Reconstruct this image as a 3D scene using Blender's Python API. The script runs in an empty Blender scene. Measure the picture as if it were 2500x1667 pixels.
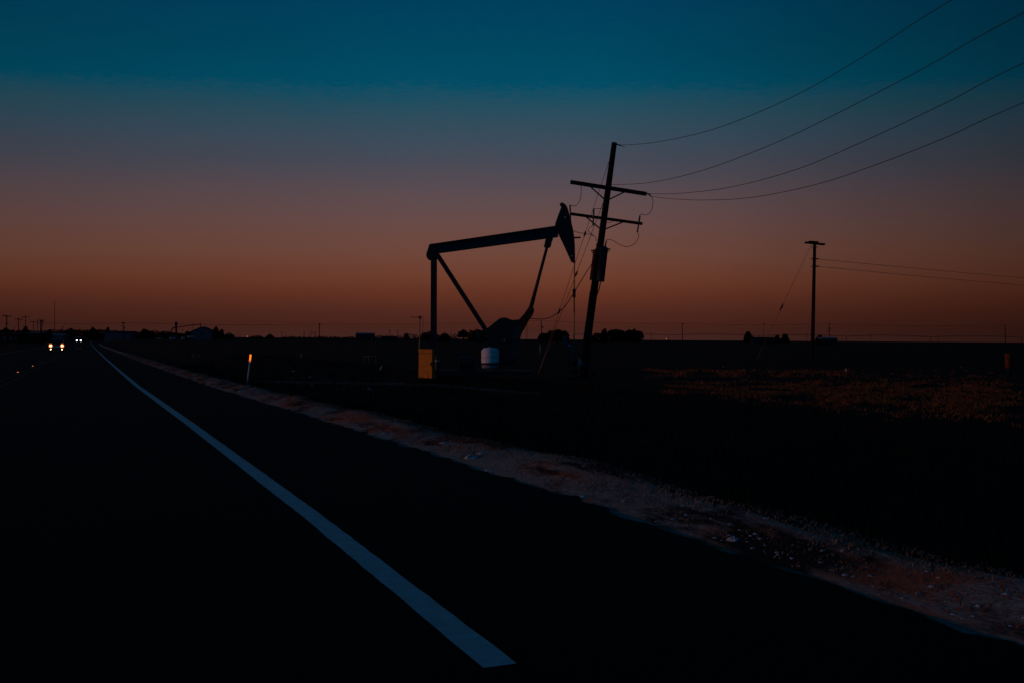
import bpy, bmesh, math, random
from mathutils import Vector, Matrix
random.seed(7)
R = math.radians
S = bpy.context.scene
COL = S.collection

# ------------------------------------------------------------------ camera
FPX = 2430.0                       # focal length in pixels of the 2500 px wide photograph
EYE = 1.45
cd = bpy.data.cameras.new("camera")
cd.sensor_width = 36.0
cd.lens = FPX / 2500.0 * 36.0
cd.clip_start = 0.05
cd.clip_end = 30000.0
cam = bpy.data.objects.new("camera", cd)
COL.objects.link(cam)
CM = (Matrix.Translation((0, 0, EYE)) @ Matrix.Rotation(R(90) - 6.2 / FPX, 4, 'X') @ Matrix.Rotation(0.0066, 4, 'Z'))
cam.matrix_world = CM
S.camera = cam
CM3 = CM.to_3x3()

# ------------------------------------------------------------------ world: dusk sky
SUN_AZ = 96.0                     # degrees to the left of the view direction
SUN_EL = 1.3
w = bpy.data.worlds.new("World")
S.world = w
w.use_nodes = True
nt = w.node_tree
nt.nodes.clear()
N = nt.nodes.new
L = nt.links.new


def mathn(op, a, b=None, c=None, clamp=False):
    n = N("ShaderNodeMath"); n.operation = op; n.use_clamp = clamp
    for i, v in enumerate((a, b, c)):
        if v is None: continue
        if isinstance(v, (int, float)): n.inputs[i].default_value = v
        else: L(v, n.inputs[i])
    return n.outputs[0]


def lin(c):
    c = c / 255.0
    return c / 12.92 if c <= 0.04045 else ((c + 0.055) / 1.055) ** 2.4


tc = N("ShaderNodeTexCoord")
sep = N("ShaderNodeSeparateXYZ"); L(tc.outputs["Generated"], sep.inputs[0])
dx, dy, dz = sep.outputs
hz = mathn('SQRT', mathn('ADD', mathn('ADD', mathn('MULTIPLY', dx, dx), mathn('MULTIPLY', dy, dy)), 1e-6))
cosaz = mathn('DIVIDE', dy, hz)
sinaz = mathn('DIVIDE', dx, hz)
nz = N("ShaderNodeTexNoise"); nz.inputs["Scale"].default_value = 9.0; nz.inputs["Detail"].default_value = 8.0
nz.inputs["Roughness"].default_value = 0.72
mp = N("ShaderNodeMapping"); mp.inputs["Scale"].default_value = (1.0, 1.0, 5.0)
L(tc.outputs["Generated"], mp.inputs[0]); L(mp.outputs[0], nz.inputs["Vector"])
wob = mathn('MULTIPLY', mathn('SUBTRACT', nz.outputs[0], 0.5), 0.030)
u = mathn('MULTIPLY', dz, mathn('ADD', 1.0, mathn('MULTIPLY', mathn('SUBTRACT', 1.0, cosaz), 0.55)))
back = mathn('MAXIMUM', mathn('MULTIPLY', cosaz, -1.0), 0.0)
u = mathn('ADD', u, mathn('MULTIPLY', back, 0.30))
nf = N("ShaderNodeTexNoise"); nf.inputs["Scale"].default_value = 95.0; nf.inputs["Detail"].default_value = 3.0
L(mp.outputs[0], nf.inputs["Vector"])
wob = mathn('ADD', wob, mathn('MULTIPLY', mathn('SUBTRACT', nf.outputs[0], 0.5), 0.030))
u = mathn('ADD', u, mathn('MULTIPLY', wob, mathn('MULTIPLY', u, 3.0, clamp=True)))
ramp = N("ShaderNodeValToRGB"); L(u, ramp.inputs[0])
SKY = [(827, (66, 37, 33)), (800, (68, 34, 28)), (760, (80, 40, 31)), (720, (96, 49, 35)), (680, (107, 60, 44)),
       (620, (110, 70, 58)), (550, (104, 74, 70)), (480, (92, 75, 79)), (400, (72, 74, 86)), (320, (54, 76, 92)),
       (262, (37, 77, 94)), (230, (23, 77, 98)), (205, (0, 76, 100)), (120, (0, 70, 95)), (0, (0, 63, 92)), (-300, (0, 58, 88)),
       (-1200, (0, 52, 84)), (-5000, (0, 46, 78))]
els = ramp.color_ramp.elements
first = True
for y, c in SKY:
    t = (827 - y) / FPX
    pos = max(0.0, min(1.0, t / math.sqrt(1 + t * t)))
    if first: e = els[0]; e.position = pos; first = False
    else: e = els.new(pos)
    e.color = (lin(c[0]), lin(c[1]), lin(c[2]), 1)
# the spare default stop
last = els[len(els) - 1]
last.position = 1.0; last.color = (0, lin(46), lin(78), 1)
az = N("ShaderNodeValToRGB")
L(mathn('ADD', mathn('MULTIPLY', sinaz, 0.5), 0.5), az.inputs[0])
AZ = [(-1.0, .80), (-.46, .74), (-.3, .87), (-.1, 1.0), (.08, 1.0), (.2, .86), (.33, .63), (.46, .43), (1.0, .36)]
ae = az.color_ramp.elements
ae[0].position = 0.0; ae[0].color = (.8, .8, .8, 1)
ae[1].position = 1.0; ae[1].color = (.36, .36, .36, 1)
for s_, f_ in AZ[1:-1]:
    e = ae.new(s_ * .5 + .5); e.color = (f_, f_, f_, 1)
mul = N("ShaderNodeMixRGB"); mul.blend_type = 'MULTIPLY'; mul.inputs[0].default_value = 1.0
L(ramp.outputs[0], mul.inputs[1]); L(az.outputs[0], mul.inputs[2])
bg = N("ShaderNodeBackground"); L(mul.outputs[0], bg.inputs[0]); L(mathn('ADD', 1.0, mathn('MULTIPLY', back, 1.1)), bg.inputs[1])
sky = N("ShaderNodeTexSky"); sky.sky_type = 'NISHITA'; sky.sun_disc = False
sky.sun_elevation = R(SUN_EL); sky.sun_rotation = R(-SUN_AZ)
bg2 = N("ShaderNodeBackground"); L(sky.outputs[0], bg2.inputs[0]); bg2.inputs[1].default_value = 0.0004
addn = N("ShaderNodeAddShader"); L(bg.outputs[0], addn.inputs[0]); L(bg2.outputs[0], addn.inputs[1])
outw = N("ShaderNodeOutputWorld"); L(addn.outputs[0], outw.inputs[0])

# ------------------------------------------------------------------ sun: the last warm glow, far to the left
sd = bpy.data.lights.new("sun", 'SUN'); sd.energy = 0.72; sd.angle = R(10.0); sd.color = (1.0, 0.43, 0.30)
sun = bpy.data.objects.new("sun", sd); COL.objects.link(sun)
SUNV = Vector((-math.sin(R(SUN_AZ)) * math.cos(R(SUN_EL)), math.cos(R(SUN_AZ)) * math.cos(R(SUN_EL)), math.sin(R(SUN_EL))))
sun.rotation_euler = SUNV.to_track_quat('Z', 'Y').to_euler()
sun.location = (-30, -10, 30)

S.view_settings.view_transform = 'Standard'
S.view_settings.look = 'None'
S.view_settings.exposure = 0.0
S.view_settings.gamma = 1.0
S.render.engine = 'CYCLES'
S.cycles.use_denoising = True
S.cycles.max_bounces = 5

# ------------------------------------------------------------------ helpers
TH = math.atan((1250 - 212) / FPX)           # the road runs off to the left of the view
CT, ST = math.cos(TH), math.sin(TH)


def road_xy(s, a): return (-ST * s + CT * a, CT * s + ST * a)
def road_sa(x, y): return (-ST * x + CT * y, CT * x + ST * y)


PROF = [(-400, 0), (8, 0), (18.5, -.10), (37, -.33), (58, -.47), (103, -.72), (159, -.93), (220, -1.2), (330, -1.6),
        (470, -1.6), (650, -1.2), (900, -.8), (1500, -.6), (9000, -.6)]


def sm(e0, e1, x):
    t = max(0.0, min(1.0, (x - e0) / (e1 - e0)))
    return t * t * (3 - 2 * t)


def prof(s):
    for (s0, z0), (s1, z1) in zip(PROF, PROF[1:]):
        if s <= s1: return z0 + (z1 - z0) * (s - s0) / (s1 - s0)
    return PROF[-1][1]


def bank(a):
    if a < 4.03: return 0.0
    if a < 4.58: return .135 * (a - 4.03) / .55
    if a < 4.74: return .135
    return .135 * (1 - sm(4.74, 5.5, a))


def H(x, y):
    s, a = road_sa(x, y)
    p = prof(s)
    k = 1 - sm(5.4, 12.0, a)
    z = p * k
    if a > 4.0:
        z += bank(a) * (1 + .22 * math.sin(s * .83) + .16 * math.sin(s * 2.1 + 1))
        z -= 0.14 * sm(4.9, 6.6, a) * (1 - sm(7.0, 11.0, a))
    if a < -9.6: z -= 0.2 * sm(9.6, 13, -a)
    return z


def Hsa(s, a): return H(*road_xy(s, a))


def P(x, y, Z):
    """world point on the sight line through photograph pixel (x, y) at depth Z"""
    d = CM3 @ Vector(((x - 1250) / FPX, -(y - 833.5) / FPX, -1.0))
    return Vector((0, 0, EYE)) + d * (Z / d.y)


def G(x, y):
    """point where the sight line through the pixel meets the ground"""
    lo, hi = 2.0, 3000.0
    for _ in range(60):
        m = (lo * hi) ** .5
        p = P(x, y, m)
        if p.z > H(p.x, p.y): lo = m
        else: hi = m
    p = P(x, y, lo)
    return Vector((p.x, p.y, H(p.x, p.y)))


def on_ground(x, Z):
    p = P(x, 827, Z)
    return Vector((p.x, p.y, H(p.x, p.y)))


def new_mat(name, col, rough=0.8, var=0.25, scale=6.0, metal=0.0, spec=0.25, col2=None, bump=0.0, stretch=None, detail=5.0):
    m = bpy.data.materials.new(name); m.use_nodes = True
    t = m.node_tree; b = t.nodes["Principled BSDF"]
    b.inputs["Roughness"].default_value = rough
    b.inputs["Metallic"].default_value = metal
    b.inputs["Specular IOR Level"].default_value = spec
    co = t.nodes.new("ShaderNodeTexCoord")
    n = t.nodes.new("ShaderNodeTexNoise"); n.inputs["Scale"].default_value = scale; n.inputs["Detail"].default_value = detail
    n.inputs["Roughness"].default_value = .65
    if stretch:
        mpn = t.nodes.new("ShaderNodeMapping"); mpn.inputs["Scale"].default_value = stretch
        t.links.new(co.outputs["Object"], mpn.inputs[0]); t.links.new(mpn.outputs[0], n.inputs["Vector"])
    else:
        t.links.new(co.outputs["Object"], n.inputs["Vector"])
    r = t.nodes.new("ShaderNodeValToRGB")
    a = tuple(max(0, c * (1 - var)) for c in col); c2 = col2 or tuple(min(1, c * (1 + var)) for c in col)
    r.color_ramp.elements[0].position = .35; r.color_ramp.elements[0].color = (*a, 1)
    r.color_ramp.elements[1].position = .65; r.color_ramp.elements[1].color = (*c2, 1)
    t.links.new(n.outputs[0], r.inputs[0]); t.links.new(r.outputs[0], b.inputs["Base Color"])
    if bump > 0:
        bp = t.nodes.new("ShaderNodeBump"); bp.inputs["Strength"].default_value = bump; bp.inputs["Distance"].default_value = .02
        t.links.new(n.outputs[0], bp.inputs["Height"]); t.links.new(bp.outputs[0], b.inputs["Normal"])
    return m


def emit_mat(name, col, st):
    m = bpy.data.materials.new(name); m.use_nodes = True
    b = m.node_tree.nodes["Principled BSDF"]
    b.inputs["Base Color"].default_value = (*col, 1)
    b.inputs["Emission Color"].default_value = (*col, 1)
    b.inputs["Emission Strength"].default_value = st
    return m


M = dict(
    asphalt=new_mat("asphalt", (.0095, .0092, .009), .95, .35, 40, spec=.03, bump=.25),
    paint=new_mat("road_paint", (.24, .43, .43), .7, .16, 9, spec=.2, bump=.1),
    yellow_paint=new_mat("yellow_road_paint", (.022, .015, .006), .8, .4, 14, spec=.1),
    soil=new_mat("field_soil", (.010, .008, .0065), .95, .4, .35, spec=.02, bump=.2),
    caliche=new_mat("caliche_gravel", (.10, .072, .055), .95, .2, 2.1, spec=.05, bump=.5, stretch=(1, 1, 1), col2=(.34, .24, .18), detail=9.0),
    track=new_mat("dirt_track", (.07, .05, .042), .95, .6, 1.6, spec=.04),
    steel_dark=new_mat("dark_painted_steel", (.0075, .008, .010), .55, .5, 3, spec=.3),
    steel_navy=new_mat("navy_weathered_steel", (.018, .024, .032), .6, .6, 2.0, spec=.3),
    rust=new_mat("rusted_steel", (.07, .022, .011), .8, .5, 8, spec=.15),
    rod=new_mat("greased_rod", (.42, .20, .06), .5, .3, 12, spec=.3),
    galv=new_mat("galvanised_steel", (.42, .43, .44), .5, .2, 10, spec=.4),
    wood=new_mat("creosoted_wood", (.016, .012, .010), .9, .4, 7, spec=.05, stretch=(6, 6, .5)),
    wire=new_mat("weathered_cable", (.035, .022, .016), .7, .3, 20, spec=.15),
    cable=new_mat("tan_guy_strand", (.22, .12, .07), .6, .3, 20, spec=.2),
    tin=new_mat("grey_transformer_paint", (.025, .035, .048), .6, .25, 4, spec=.25),
    porc=new_mat("brown_porcelain", (.03, .014, .01), .3, .3, 10, spec=.5),
    yellow=new_mat("yellow_enamel", (.58, .165, .003), .6, .18, 5, spec=.2),
    seam=new_mat("dark_seam", (.02, .014, .008), .9, .2, 10),
    poly=new_mat("white_polyethylene", (.66, .60, .60), .55, .10, 5, spec=.25),
    poly_low=new_mat("stained_polyethylene", (.18, .18, .19), .6, .3, 6, spec=.2),
    orange=new_mat("faded_orange_plastic", (.12, .02, .002), .7, .25, 8, spec=.15),
    rock=new_mat("pale_limestone", (.30, .32, .34), .9, .3, 14, spec=.1, bump=.5),
    bark=new_mat("dark_bark", (.02, .015, .012), .95, .3, 8, spec=.02),
    leaf=new_mat("dark_foliage", (.012, .016, .010), .9, .5, 1.2, spec=.02),
    leaf_pale=new_mat("grey_green_foliage", (.020, .022, .015), .9, .5, 1.2, spec=.02),
    shed_wall=new_mat("pale_metal_siding", (.038, .065, .085), .7, .2, 1.2, spec=.15),
    shed_roof=new_mat("dull_metal_roof", (.10, .13, .16), .6, .25, .8, spec=.2),
    dark_roof=new_mat("dark_shingle_roof", (.02, .02, .022), .9, .3, 2, spec=.05),
    white_wall=new_mat("off_white_siding", (.07, .075, .08), .8, .2, 2, spec=.1),
    dark_wall=new_mat("dark_plank_wall", (.02, .018, .017), .9, .3, 2, spec=.05),
    glass=new_mat("dark_glass", (.005, .006, .007), .3, .2, 3, spec=.2),
    car=new_mat("dark_car_paint", (.012, .013, .016), .4, .2, 3, spec=.3),
    truck=new_mat("black_truck_paint", (.012, .011, .011), .5, .2, 3, spec=.3),
    rubber=new_mat("tyre_rubber", (.010, .010, .010), .9, .2, 9, spec=.05),
    chrome=new_mat("dull_chrome", (.35, .35, .36), .4, .1, 9, metal=.8),
    dry=new_mat("dry_tawny_grass", (.22, .078, .028), .9, .5, 1.1, spec=.02),
    red_grass=new_mat("russet_dead_grass", (.20, .055, .028), .9, .4, 1.4, spec=.02),
    grey_grass=new_mat("bleached_grey_grass", (.22, .145, .11), .9, .4, 1.4, spec=.02),
    weed=new_mat("dark_green_weeds", (.009, .010, .006), .9, .5, 1.5, spec=.02),
    beacon_white=emit_mat("white_headlamp", (1.0, .93, .86), 9.0),
    beacon_warm=emit_mat("warm_headlamp", (1.0, .60, .32), 7.0),
    halo_warm=emit_mat("headlight_halo_glow", (1.0, .22, .03), .9),  # emissive orange standing in for the glow around the headlights
    amber=emit_mat("amber_lamp", (1.0, .26, .05), 1.0),
    red_lamp=emit_mat("dim_red_lamp", (1.0, .12, .06), .25),
)


def verge_mat():
    """pale gravel with dark scuffs and mats of russet dead grass, all drawn out along the road"""
    m = bpy.data.materials.new("verge_gravel"); m.use_nodes = True
    t = m.node_tree; b = t.nodes["Principled BSDF"]
    b.inputs["Roughness"].default_value = .95; b.inputs["Specular IOR Level"].default_value = .04
    co = t.nodes.new("ShaderNodeTexCoord")
    rt = t.nodes.new("ShaderNodeMapping"); rt.inputs["Rotation"].default_value = (0, 0, -TH)
    t.links.new(co.outputs["Object"], rt.inputs[0])

    def noise(scale, stretch, lo, hi, detail):
        mpn = t.nodes.new("ShaderNodeMapping"); mpn.inputs["Scale"].default_value = stretch
        t.links.new(rt.outputs[0], mpn.inputs[0])
        n = t.nodes.new("ShaderNodeTexNoise"); n.inputs["Scale"].default_value = scale; n.inputs["Detail"].default_value = detail
        n.inputs["Roughness"].default_value = .62; t.links.new(mpn.outputs[0], n.inputs["Vector"])
        q = t.nodes.new("ShaderNodeMapRange"); q.inputs[1].default_value = lo; q.inputs[2].default_value = hi
        t.links.new(n.outputs[0], q.inputs[0]); return q.outputs[0], n.outputs[0]

    def mix(f, a_, b_):
        x = t.nodes.new("ShaderNodeMixRGB"); t.links.new(f, x.inputs[0])
        for i, v in ((1, a_), (2, b_)):
            if isinstance(v, tuple): x.inputs[i].default_value = (*v, 1)
            else: t.links.new(v, x.inputs[i])
        return x.outputs[0]

    fine, raw = noise(38, (1, .45, 1), .36, .66, 6)
    c = mix(fine, (.13, .115, .095), (.29, .25, .205))
    rus, _ = noise(1.5, (1, .36, 1), .49, .58, 5)
    c = mix(rus, c, (.31, .105, .055))
    drk, _ = noise(2.0, (1, .30, 1), .50, .60, 6)
    c = mix(drk, c, (.018, .015, .012))
    t.links.new(c, b.inputs["Base Color"])
    bp = t.nodes.new("ShaderNodeBump"); bp.inputs["Strength"].default_value = .5; bp.inputs["Distance"].default_value = .02
    t.links.new(raw, bp.inputs["Height"]); t.links.new(bp.outputs[0], b.inputs["Normal"])
    return m


M['verge'] = verge_mat()


def reflective(name, col, rough):
    m = bpy.data.materials.new(name); m.use_nodes = True
    t = m.node_tree; b = t.nodes["Principled BSDF"]
    b.inputs["Base Color"].default_value = (*col, 1); b.inputs["Metallic"].default_value = .9
    co = t.nodes.new("ShaderNodeTexCoord"); n = t.nodes.new("ShaderNodeTexNoise"); n.inputs["Scale"].default_value = 30
    mr = t.nodes.new("ShaderNodeMapRange"); mr.inputs[3].default_value = rough * .9; mr.inputs[4].default_value = rough * 1.1
    t.links.new(co.outputs["Object"], n.inputs["Vector"]); t.links.new(n.outputs[0], mr.inputs[0]); t.links.new(mr.outputs[0], b.inputs["Roughness"])
    return m


M['reflector'] = reflective("orange_reflective_sheeting", (1.0, .36, .012), .42)
M['stud'] = reflective("amber_stud_lens", (1.0, .45, .10), .42)


class MB:
    """collects shapes into one mesh"""
    def __init__(s): s.v = []; s.f = []; s.smooth = []

    def add(s, vs, fs, sm_=False):
        o = len(s.v); s.v += [tuple(v) for v in vs]
        for f in fs: s.f.append(tuple(i + o for i in f)); s.smooth.append(sm_)
        return s

    def box(s, c, size, rz=0.0, mat=None):
        hx, hy, hz_ = size[0] / 2, size[1] / 2, size[2] / 2
        mm = Matrix.Rotation(rz, 3, 'Z') if mat is None else mat
        vs = [Vector(c) + mm @ Vector((sx * hx, sy * hy, sz * hz_)) for sx in (-1, 1) for sy in (-1, 1) for sz in (-1, 1)]
        return s.add(vs, [(0, 1, 3, 2), (4, 6, 7, 5), (0, 4, 5, 1), (2, 3, 7, 6), (0, 2, 6, 4), (1, 5, 7, 3)])

    def bar(s, a, b, wid, dep, up=(0, 1, 0)):
        """box beam from a to b; dep along up, wid across"""
        a, b = Vector(a), Vector(b); d = (b - a).normalized(); upv = Vector(up)
        side = d.cross(upv).normalized(); upv = side.cross(d).normalized()
        vs = []
        for p in (a, b):
            for q, r in ((-1, -1), (1, -1), (1, 1), (-1, 1)):
                vs.append(p + side * (q * wid / 2) + upv * (r * dep / 2))
        return s.add(vs, [(3, 2, 1, 0), (4, 5, 6, 7), (0, 1, 5, 4), (1, 2, 6, 5), (2, 3, 7, 6), (3, 0, 4, 7)])

    def tube(s, pts, rad, sides=8, cap=True):
        pts = [Vector(p) for p in pts]; n = len(pts)
        rads = rad if isinstance(rad, (list, tuple)) else [rad] * n
        prev = None; vs = []
        for i, p in enumerate(pts):
            d = (pts[min(i + 1, n - 1)] - pts[max(i - 1, 0)]).normalized()
            if prev is None:
                ref = Vector((0, 0, 1)) if abs(d.z) < .9 else Vector((1, 0, 0))
                x = d.cross(ref).normalized()
            else:
                x = (prev - d * prev.dot(d)).normalized()
            prev = x; y = d.cross(x)
            for k in range(sides):
                a = 2 * math.pi * k / sides
                vs.append(p + (x * math.cos(a) + y * math.sin(a)) * rads[i])
        fs = []
        for i in range(n - 1):
            for k in range(sides):
                k2 = (k + 1) % sides
                fs.append((i * sides + k, i * sides + k2, (i + 1) * sides + k2, (i + 1) * sides + k))
        s.add(vs, fs, True)
        if cap:
            o = len(s.v) - n * sides
            s.f.append(tuple(o + k for k in range(sides - 1, -1, -1))); s.smooth.append(False)
            s.f.append(tuple(o + (n - 1) * sides + k for k in range(sides))); s.smooth.append(False)
        return s

    def prism(s, poly, y0, y1):
        """poly: world points lying in one plane of constant Y; extruded from y0 to y1"""
        n = len(poly)
        vs = [(p[0], y0, p[2]) for p in poly] + [(p[0], y1, p[2]) for p in poly]
        fs = [tuple(range(n - 1, -1, -1)), tuple(range(n, 2 * n))]
        for i in range(n):
            j = (i + 1) % n; fs.append((i, j, n + j, n + i))
        return s.add(vs, fs)

    def lathe(s, base, prof_, sides=20, axis=None):
        """prof_: (radius, height) pairs turned round an axis at base"""
        ax = Vector(axis or (0, 0, 1)).normalized()
        x = ax.cross(Vector((0, 1, 0)) if abs(ax.y) < .9 else Vector((1, 0, 0))).normalized(); y = ax.cross(x)
        vs = []; n = len(prof_)
        for r, h in prof_:
            for k in range(sides):
                a = 2 * math.pi * k / sides
                vs.append(Vector(base) + ax * h + (x * math.cos(a) + y * math.sin(a)) * max(r, .0005))
        fs = []
        for i in range(n - 1):
            for k in range(sides):
                k2 = (k + 1) % sides
                fs.append((i * sides + k, i * sides + k2, (i + 1) * sides + k2, (i + 1) * sides + k))
        fs.append(tuple(range(sides - 1, -1, -1))); fs.append(tuple((n - 1) * sides + k for k in range(sides)))
        return s.add(vs, fs, True)

    def leaves(s, c, rx, ry, rz, n, size, flat=0.25):
        """n small leaf sprays scattered through an ellipsoid, denser towards its skin"""
        for _ in range(n):
            while True:
                d = Vector((random.uniform(-1, 1), random.uniform(-1, 1), random.uniform(-1, 1)))
                if .05 < d.length < 1: break
            d = d.normalized() * (d.length ** .45)
            if d.z < -flat * 2: d.z *= .6
            p = Vector(c) + Vector((d.x * rx, d.y * ry, d.z * rz))
            q = Matrix.Rotation(random.uniform(0, 6.3), 3, 'Z') @ Matrix.Rotation(random.uniform(0, 3.1), 3, 'X')
            z = size * random.uniform(.55, 1.35)
            a = q @ Vector((z, 0, 0)); b = q @ Vector((0, z * .62, 0)); e = q @ Vector((z * .2, z * .1, z * .35))
            s.add([p - a, p - b, p + a * .9 + e, p + b], [(0, 1, 2, 3)])
        return s

    def build(s, name, mat, parent=None, origin=None):
        me = bpy.data.meshes.new(name)
        o0 = Vector(origin) if origin is not None else (Vector(parent.location) if parent is not None and parent.type == 'EMPTY' else Vector((0, 0, 0)))
        base = Vector((0, 0, 0))
        if parent is not None:
            base = Vector(ABS[parent.name])
        elif origin is not None:
            base = Vector(origin)
        me.from_pydata([(v[0] - base.x, v[1] - base.y, v[2] - base.z) for v in s.v], [], s.f)
        me.polygons.foreach_set("use_smooth", s.smooth)
        me.materials.append(M[mat] if isinstance(mat, str) else mat)
        bm = bmesh.new(); bm.from_mesh(me); bmesh.ops.recalc_face_normals(bm, faces=bm.faces); bm.to_mesh(me); bm.free()
        me.update()
        ob = bpy.data.objects.new(name, me); COL.objects.link(ob)
        if parent is not None: ob.parent = parent
        else: ob.location = base
        ABS[ob.name] = base
        return ob


ABS = {}


def tag(o, label=None, cat=None, group=None, kind=None):
    if label: o['label'] = label
    if cat: o['category'] = cat
    if group: o['group'] = group
    if kind: o['kind'] = kind
    return o


def thing(name, label, cat, loc, group=None):
    o = bpy.data.objects.new(name, None); o.empty_display_size = .2
    COL.objects.link(o); o.location = Vector(loc); ABS[o.name] = Vector(loc)
    return tag(o, label, cat, group)


def ball(mb, c, r, sides=10):
    mb.lathe(Vector(c) - Vector((0, 0, r)), [(r * math.sin(math.pi * k / 6), r - r * math.cos(math.pi * k / 6)) for k in range(7)], sides)
    return mb


def spline(pts, n=8):
    pts = [Vector(p) for p in pts]; out = []
    for i in range(len(pts) - 1):
        p0 = pts[max(i - 1, 0)]; p1 = pts[i]; p2 = pts[i + 1]; p3 = pts[min(i + 2, len(pts) - 1)]
        for k in range(n):
            t = k / n
            out.append(.5 * ((2 * p1) + (p2 - p0) * t + (2 * p0 - 5 * p1 + 4 * p2 - p3) * t * t + (3 * p1 - p0 - 3 * p2 + p3) * t ** 3))
    out.append(pts[-1]); return out


def PP(pts, Z): return [P(x, y, Z) for x, y in pts]


# ------------------------------------------------------------------ setting: ground, road, verge
def grid(name, ss, aa, dz_, mat, kind='structure', zf=None):
    vs = []; fs = []
    for s_ in ss:
        for a_ in aa:
            x, y = road_xy(s_, a_)
            vs.append((x, y, H(x, y) + dz_ + (zf(s_, a_) if zf else 0)))
    n = len(aa)
    for i in range(len(ss) - 1):
        for k in range(n - 1): fs.append((i * n + k, i * n + k + 1, (i + 1) * n + k + 1, (i + 1) * n + k))
    mb = MB(); mb.add(vs, fs, True)
    o = mb.build(name, mat); o['kind'] = kind
    return o


def steps(vals):
    out = []
    for a, b, d in vals:
        n = max(1, int(round((b - a) / d)))
        out += [a + (b - a) * i / n for i in range(n)]
    out.append(vals[-1][1]); return out


S_ALL = steps([(-3000, -200, 700), (-200, 0, 25), (0, 60, .75), (60, 200, 3), (200, 700, 20), (700, 2000, 100), (2000, 12000, 1500)])
A_ALL = steps([(-9000, -1000, 2000), (-1000, -60, 120), (-60, -14, 6), (-14, -9, .5), (-9, 3.5, 2.5), (3.5, 3.9, .2), (3.9, 5.6, .1), (5.6, 13, .35), (13, 60, 4), (60, 1000, 120), (1000, 9000, 2000)])
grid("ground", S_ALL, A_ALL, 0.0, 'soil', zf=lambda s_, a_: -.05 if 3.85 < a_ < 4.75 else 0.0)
S_NEAR = steps([(-60, 0, 6), (0, 30, .2), (30, 60, .5), (60, 200, 3), (200, 900, 15)])
EDGE = 4.02
road_edge = {}


def edge_jit(s_): return -.02 + .025 * math.sin(s_ * 1.7) + .02 * math.sin(s_ * 4.1 + 1) + .03 * math.sin(s_ * 9.3 + 2) + random.uniform(-.035, .03)


# road sheet with a ragged edge
vs = []; fs = []
aa = [-9.4, -7, -3, 0, 2, 3.6, None]
for s_ in S_NEAR:
    for a_ in aa:
        a2 = EDGE + edge_jit(s_) if a_ is None else a_
        x, y = road_xy(s_, a2); vs.append((x, y, H(x, y) + .030))
n = len(aa)
for i in range(len(S_NEAR) - 1):
    for k in range(n - 1): fs.append((i * n + k, i * n + k + 1, (i + 1) * n + k + 1, (i + 1) * n + k))
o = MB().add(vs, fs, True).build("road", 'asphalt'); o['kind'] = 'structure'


def stripe(name, a0, a1, s0, s1, mat, jit=.004):
    ss = [s0] + [x for x in S_NEAR if s0 + .05 < x <= s1]
    vs = []; fs = []
    for s_ in ss:
        for a_ in (a0, a1):
            x, y = road_xy(s_, a_ + random.uniform(-jit, jit)); vs.append((x, y, H(x, road_xy(s_, a_)[1]) + .036))
    for i in range(len(ss) - 1): fs.append((2 * i, 2 * i + 1, 2 * i + 3, 2 * i + 2))
    o = MB().add(vs, fs, True).build(name, mat); o['kind'] = 'structure'
    return o


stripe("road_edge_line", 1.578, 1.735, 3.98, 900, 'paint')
stripe("road_edge_line", -6.75, -6.62, -40, 900, 'yellow_paint')
stripe("road_centre_line", -2.80, -2.69, -40, 900, 'yellow_paint')
stripe("road_centre_line", -3.19, -3.08, -40, 900, 'yellow_paint')
# pale gravel verge strip
SV = steps([(-10, 60, .25), (60, 140, 2), (140, 420, 8)])


def verge_out(s_): return 4.88 + .12 * math.sin(s_ * .7) + .1 * math.sin(s_ * 2.3 + 1)


vs = []; fs = []
for s_ in SV:
    for k in range(10):
        a_ = 3.9 + (verge_out(s_) - 3.9) * k / 9
        x, y = road_xy(s_, a_)
        vs.append((x, y, H(x, y) + .008 + (.022 * random.random() if 0 < k < 9 else (-.004 if k == 9 else 0))))
for i in range(len(SV) - 1):
    for k in range(9): fs.append((i * 10 + k, i * 10 + k + 1, (i + 1) * 10 + k + 1, (i + 1) * 10 + k))
o = MB().add(vs, fs, True).build("gravel_verge", 'verge'); o['kind'] = 'structure'
# far verge on the other side of the road
grid("far_verge", steps([(40, 300, 10)]), [-10.4, -9.9, -9.3], .012, 'track')
# dirt track across to the well
vs = []; fs = []
tr = [G(575, 928), G(650, 931), G(760, 934), G(900, 936), G(1050, 940), G(1180, 950), G(1320, 962)]
tr = spline(tr, 6)
for p in tr:
    for dd in (-.55, 0, .55):
        q = Vector((p.x, p.y + dd, 0)); vs.append((q.x, q.y, H(q.x, q.y) + .012))
for i in range(len(tr) - 1):
    for k in range(2): fs.append((i * 3 + k, i * 3 + k + 1, (i + 1) * 3 + k + 1, (i + 1) * 3 + k))
o = MB().add(vs, fs, True).build("dirt_path", 'track'); o['kind'] = 'structure'


# ------------------------------------------------------------------ grass (stuff)
def blades(mb, x, y, n, h, spread, lean=.5, wd=.006):
    for _ in range(n):
        bx = x + random.gauss(0, spread); by = y + random.gauss(0, spread); z = H(bx, by) + (.014 if wd < .0125 and h < .06 else .005)
        hh = h * random.uniform(.5, 1.2); a = random.uniform(0, 6.283); l = random.uniform(.1, lean) * hh
        ex, ey = math.cos(a), math.sin(a); sx, sy = -ey, ex; w_ = wd * random.uniform(.7, 1.5)
        mb.add([(bx - sx * w_, by - sy * w_, z), (bx + sx * w_, by + sy * w_, z),
                (bx + ex * l * .45 + sx * w_ * .7, by + ey * l * .45 + sy * w_ * .7, z + hh * .65), (bx + ex * l, by + ey * l, z + hh)],
               [(0, 1, 2), (0, 2, 3)])


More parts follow.
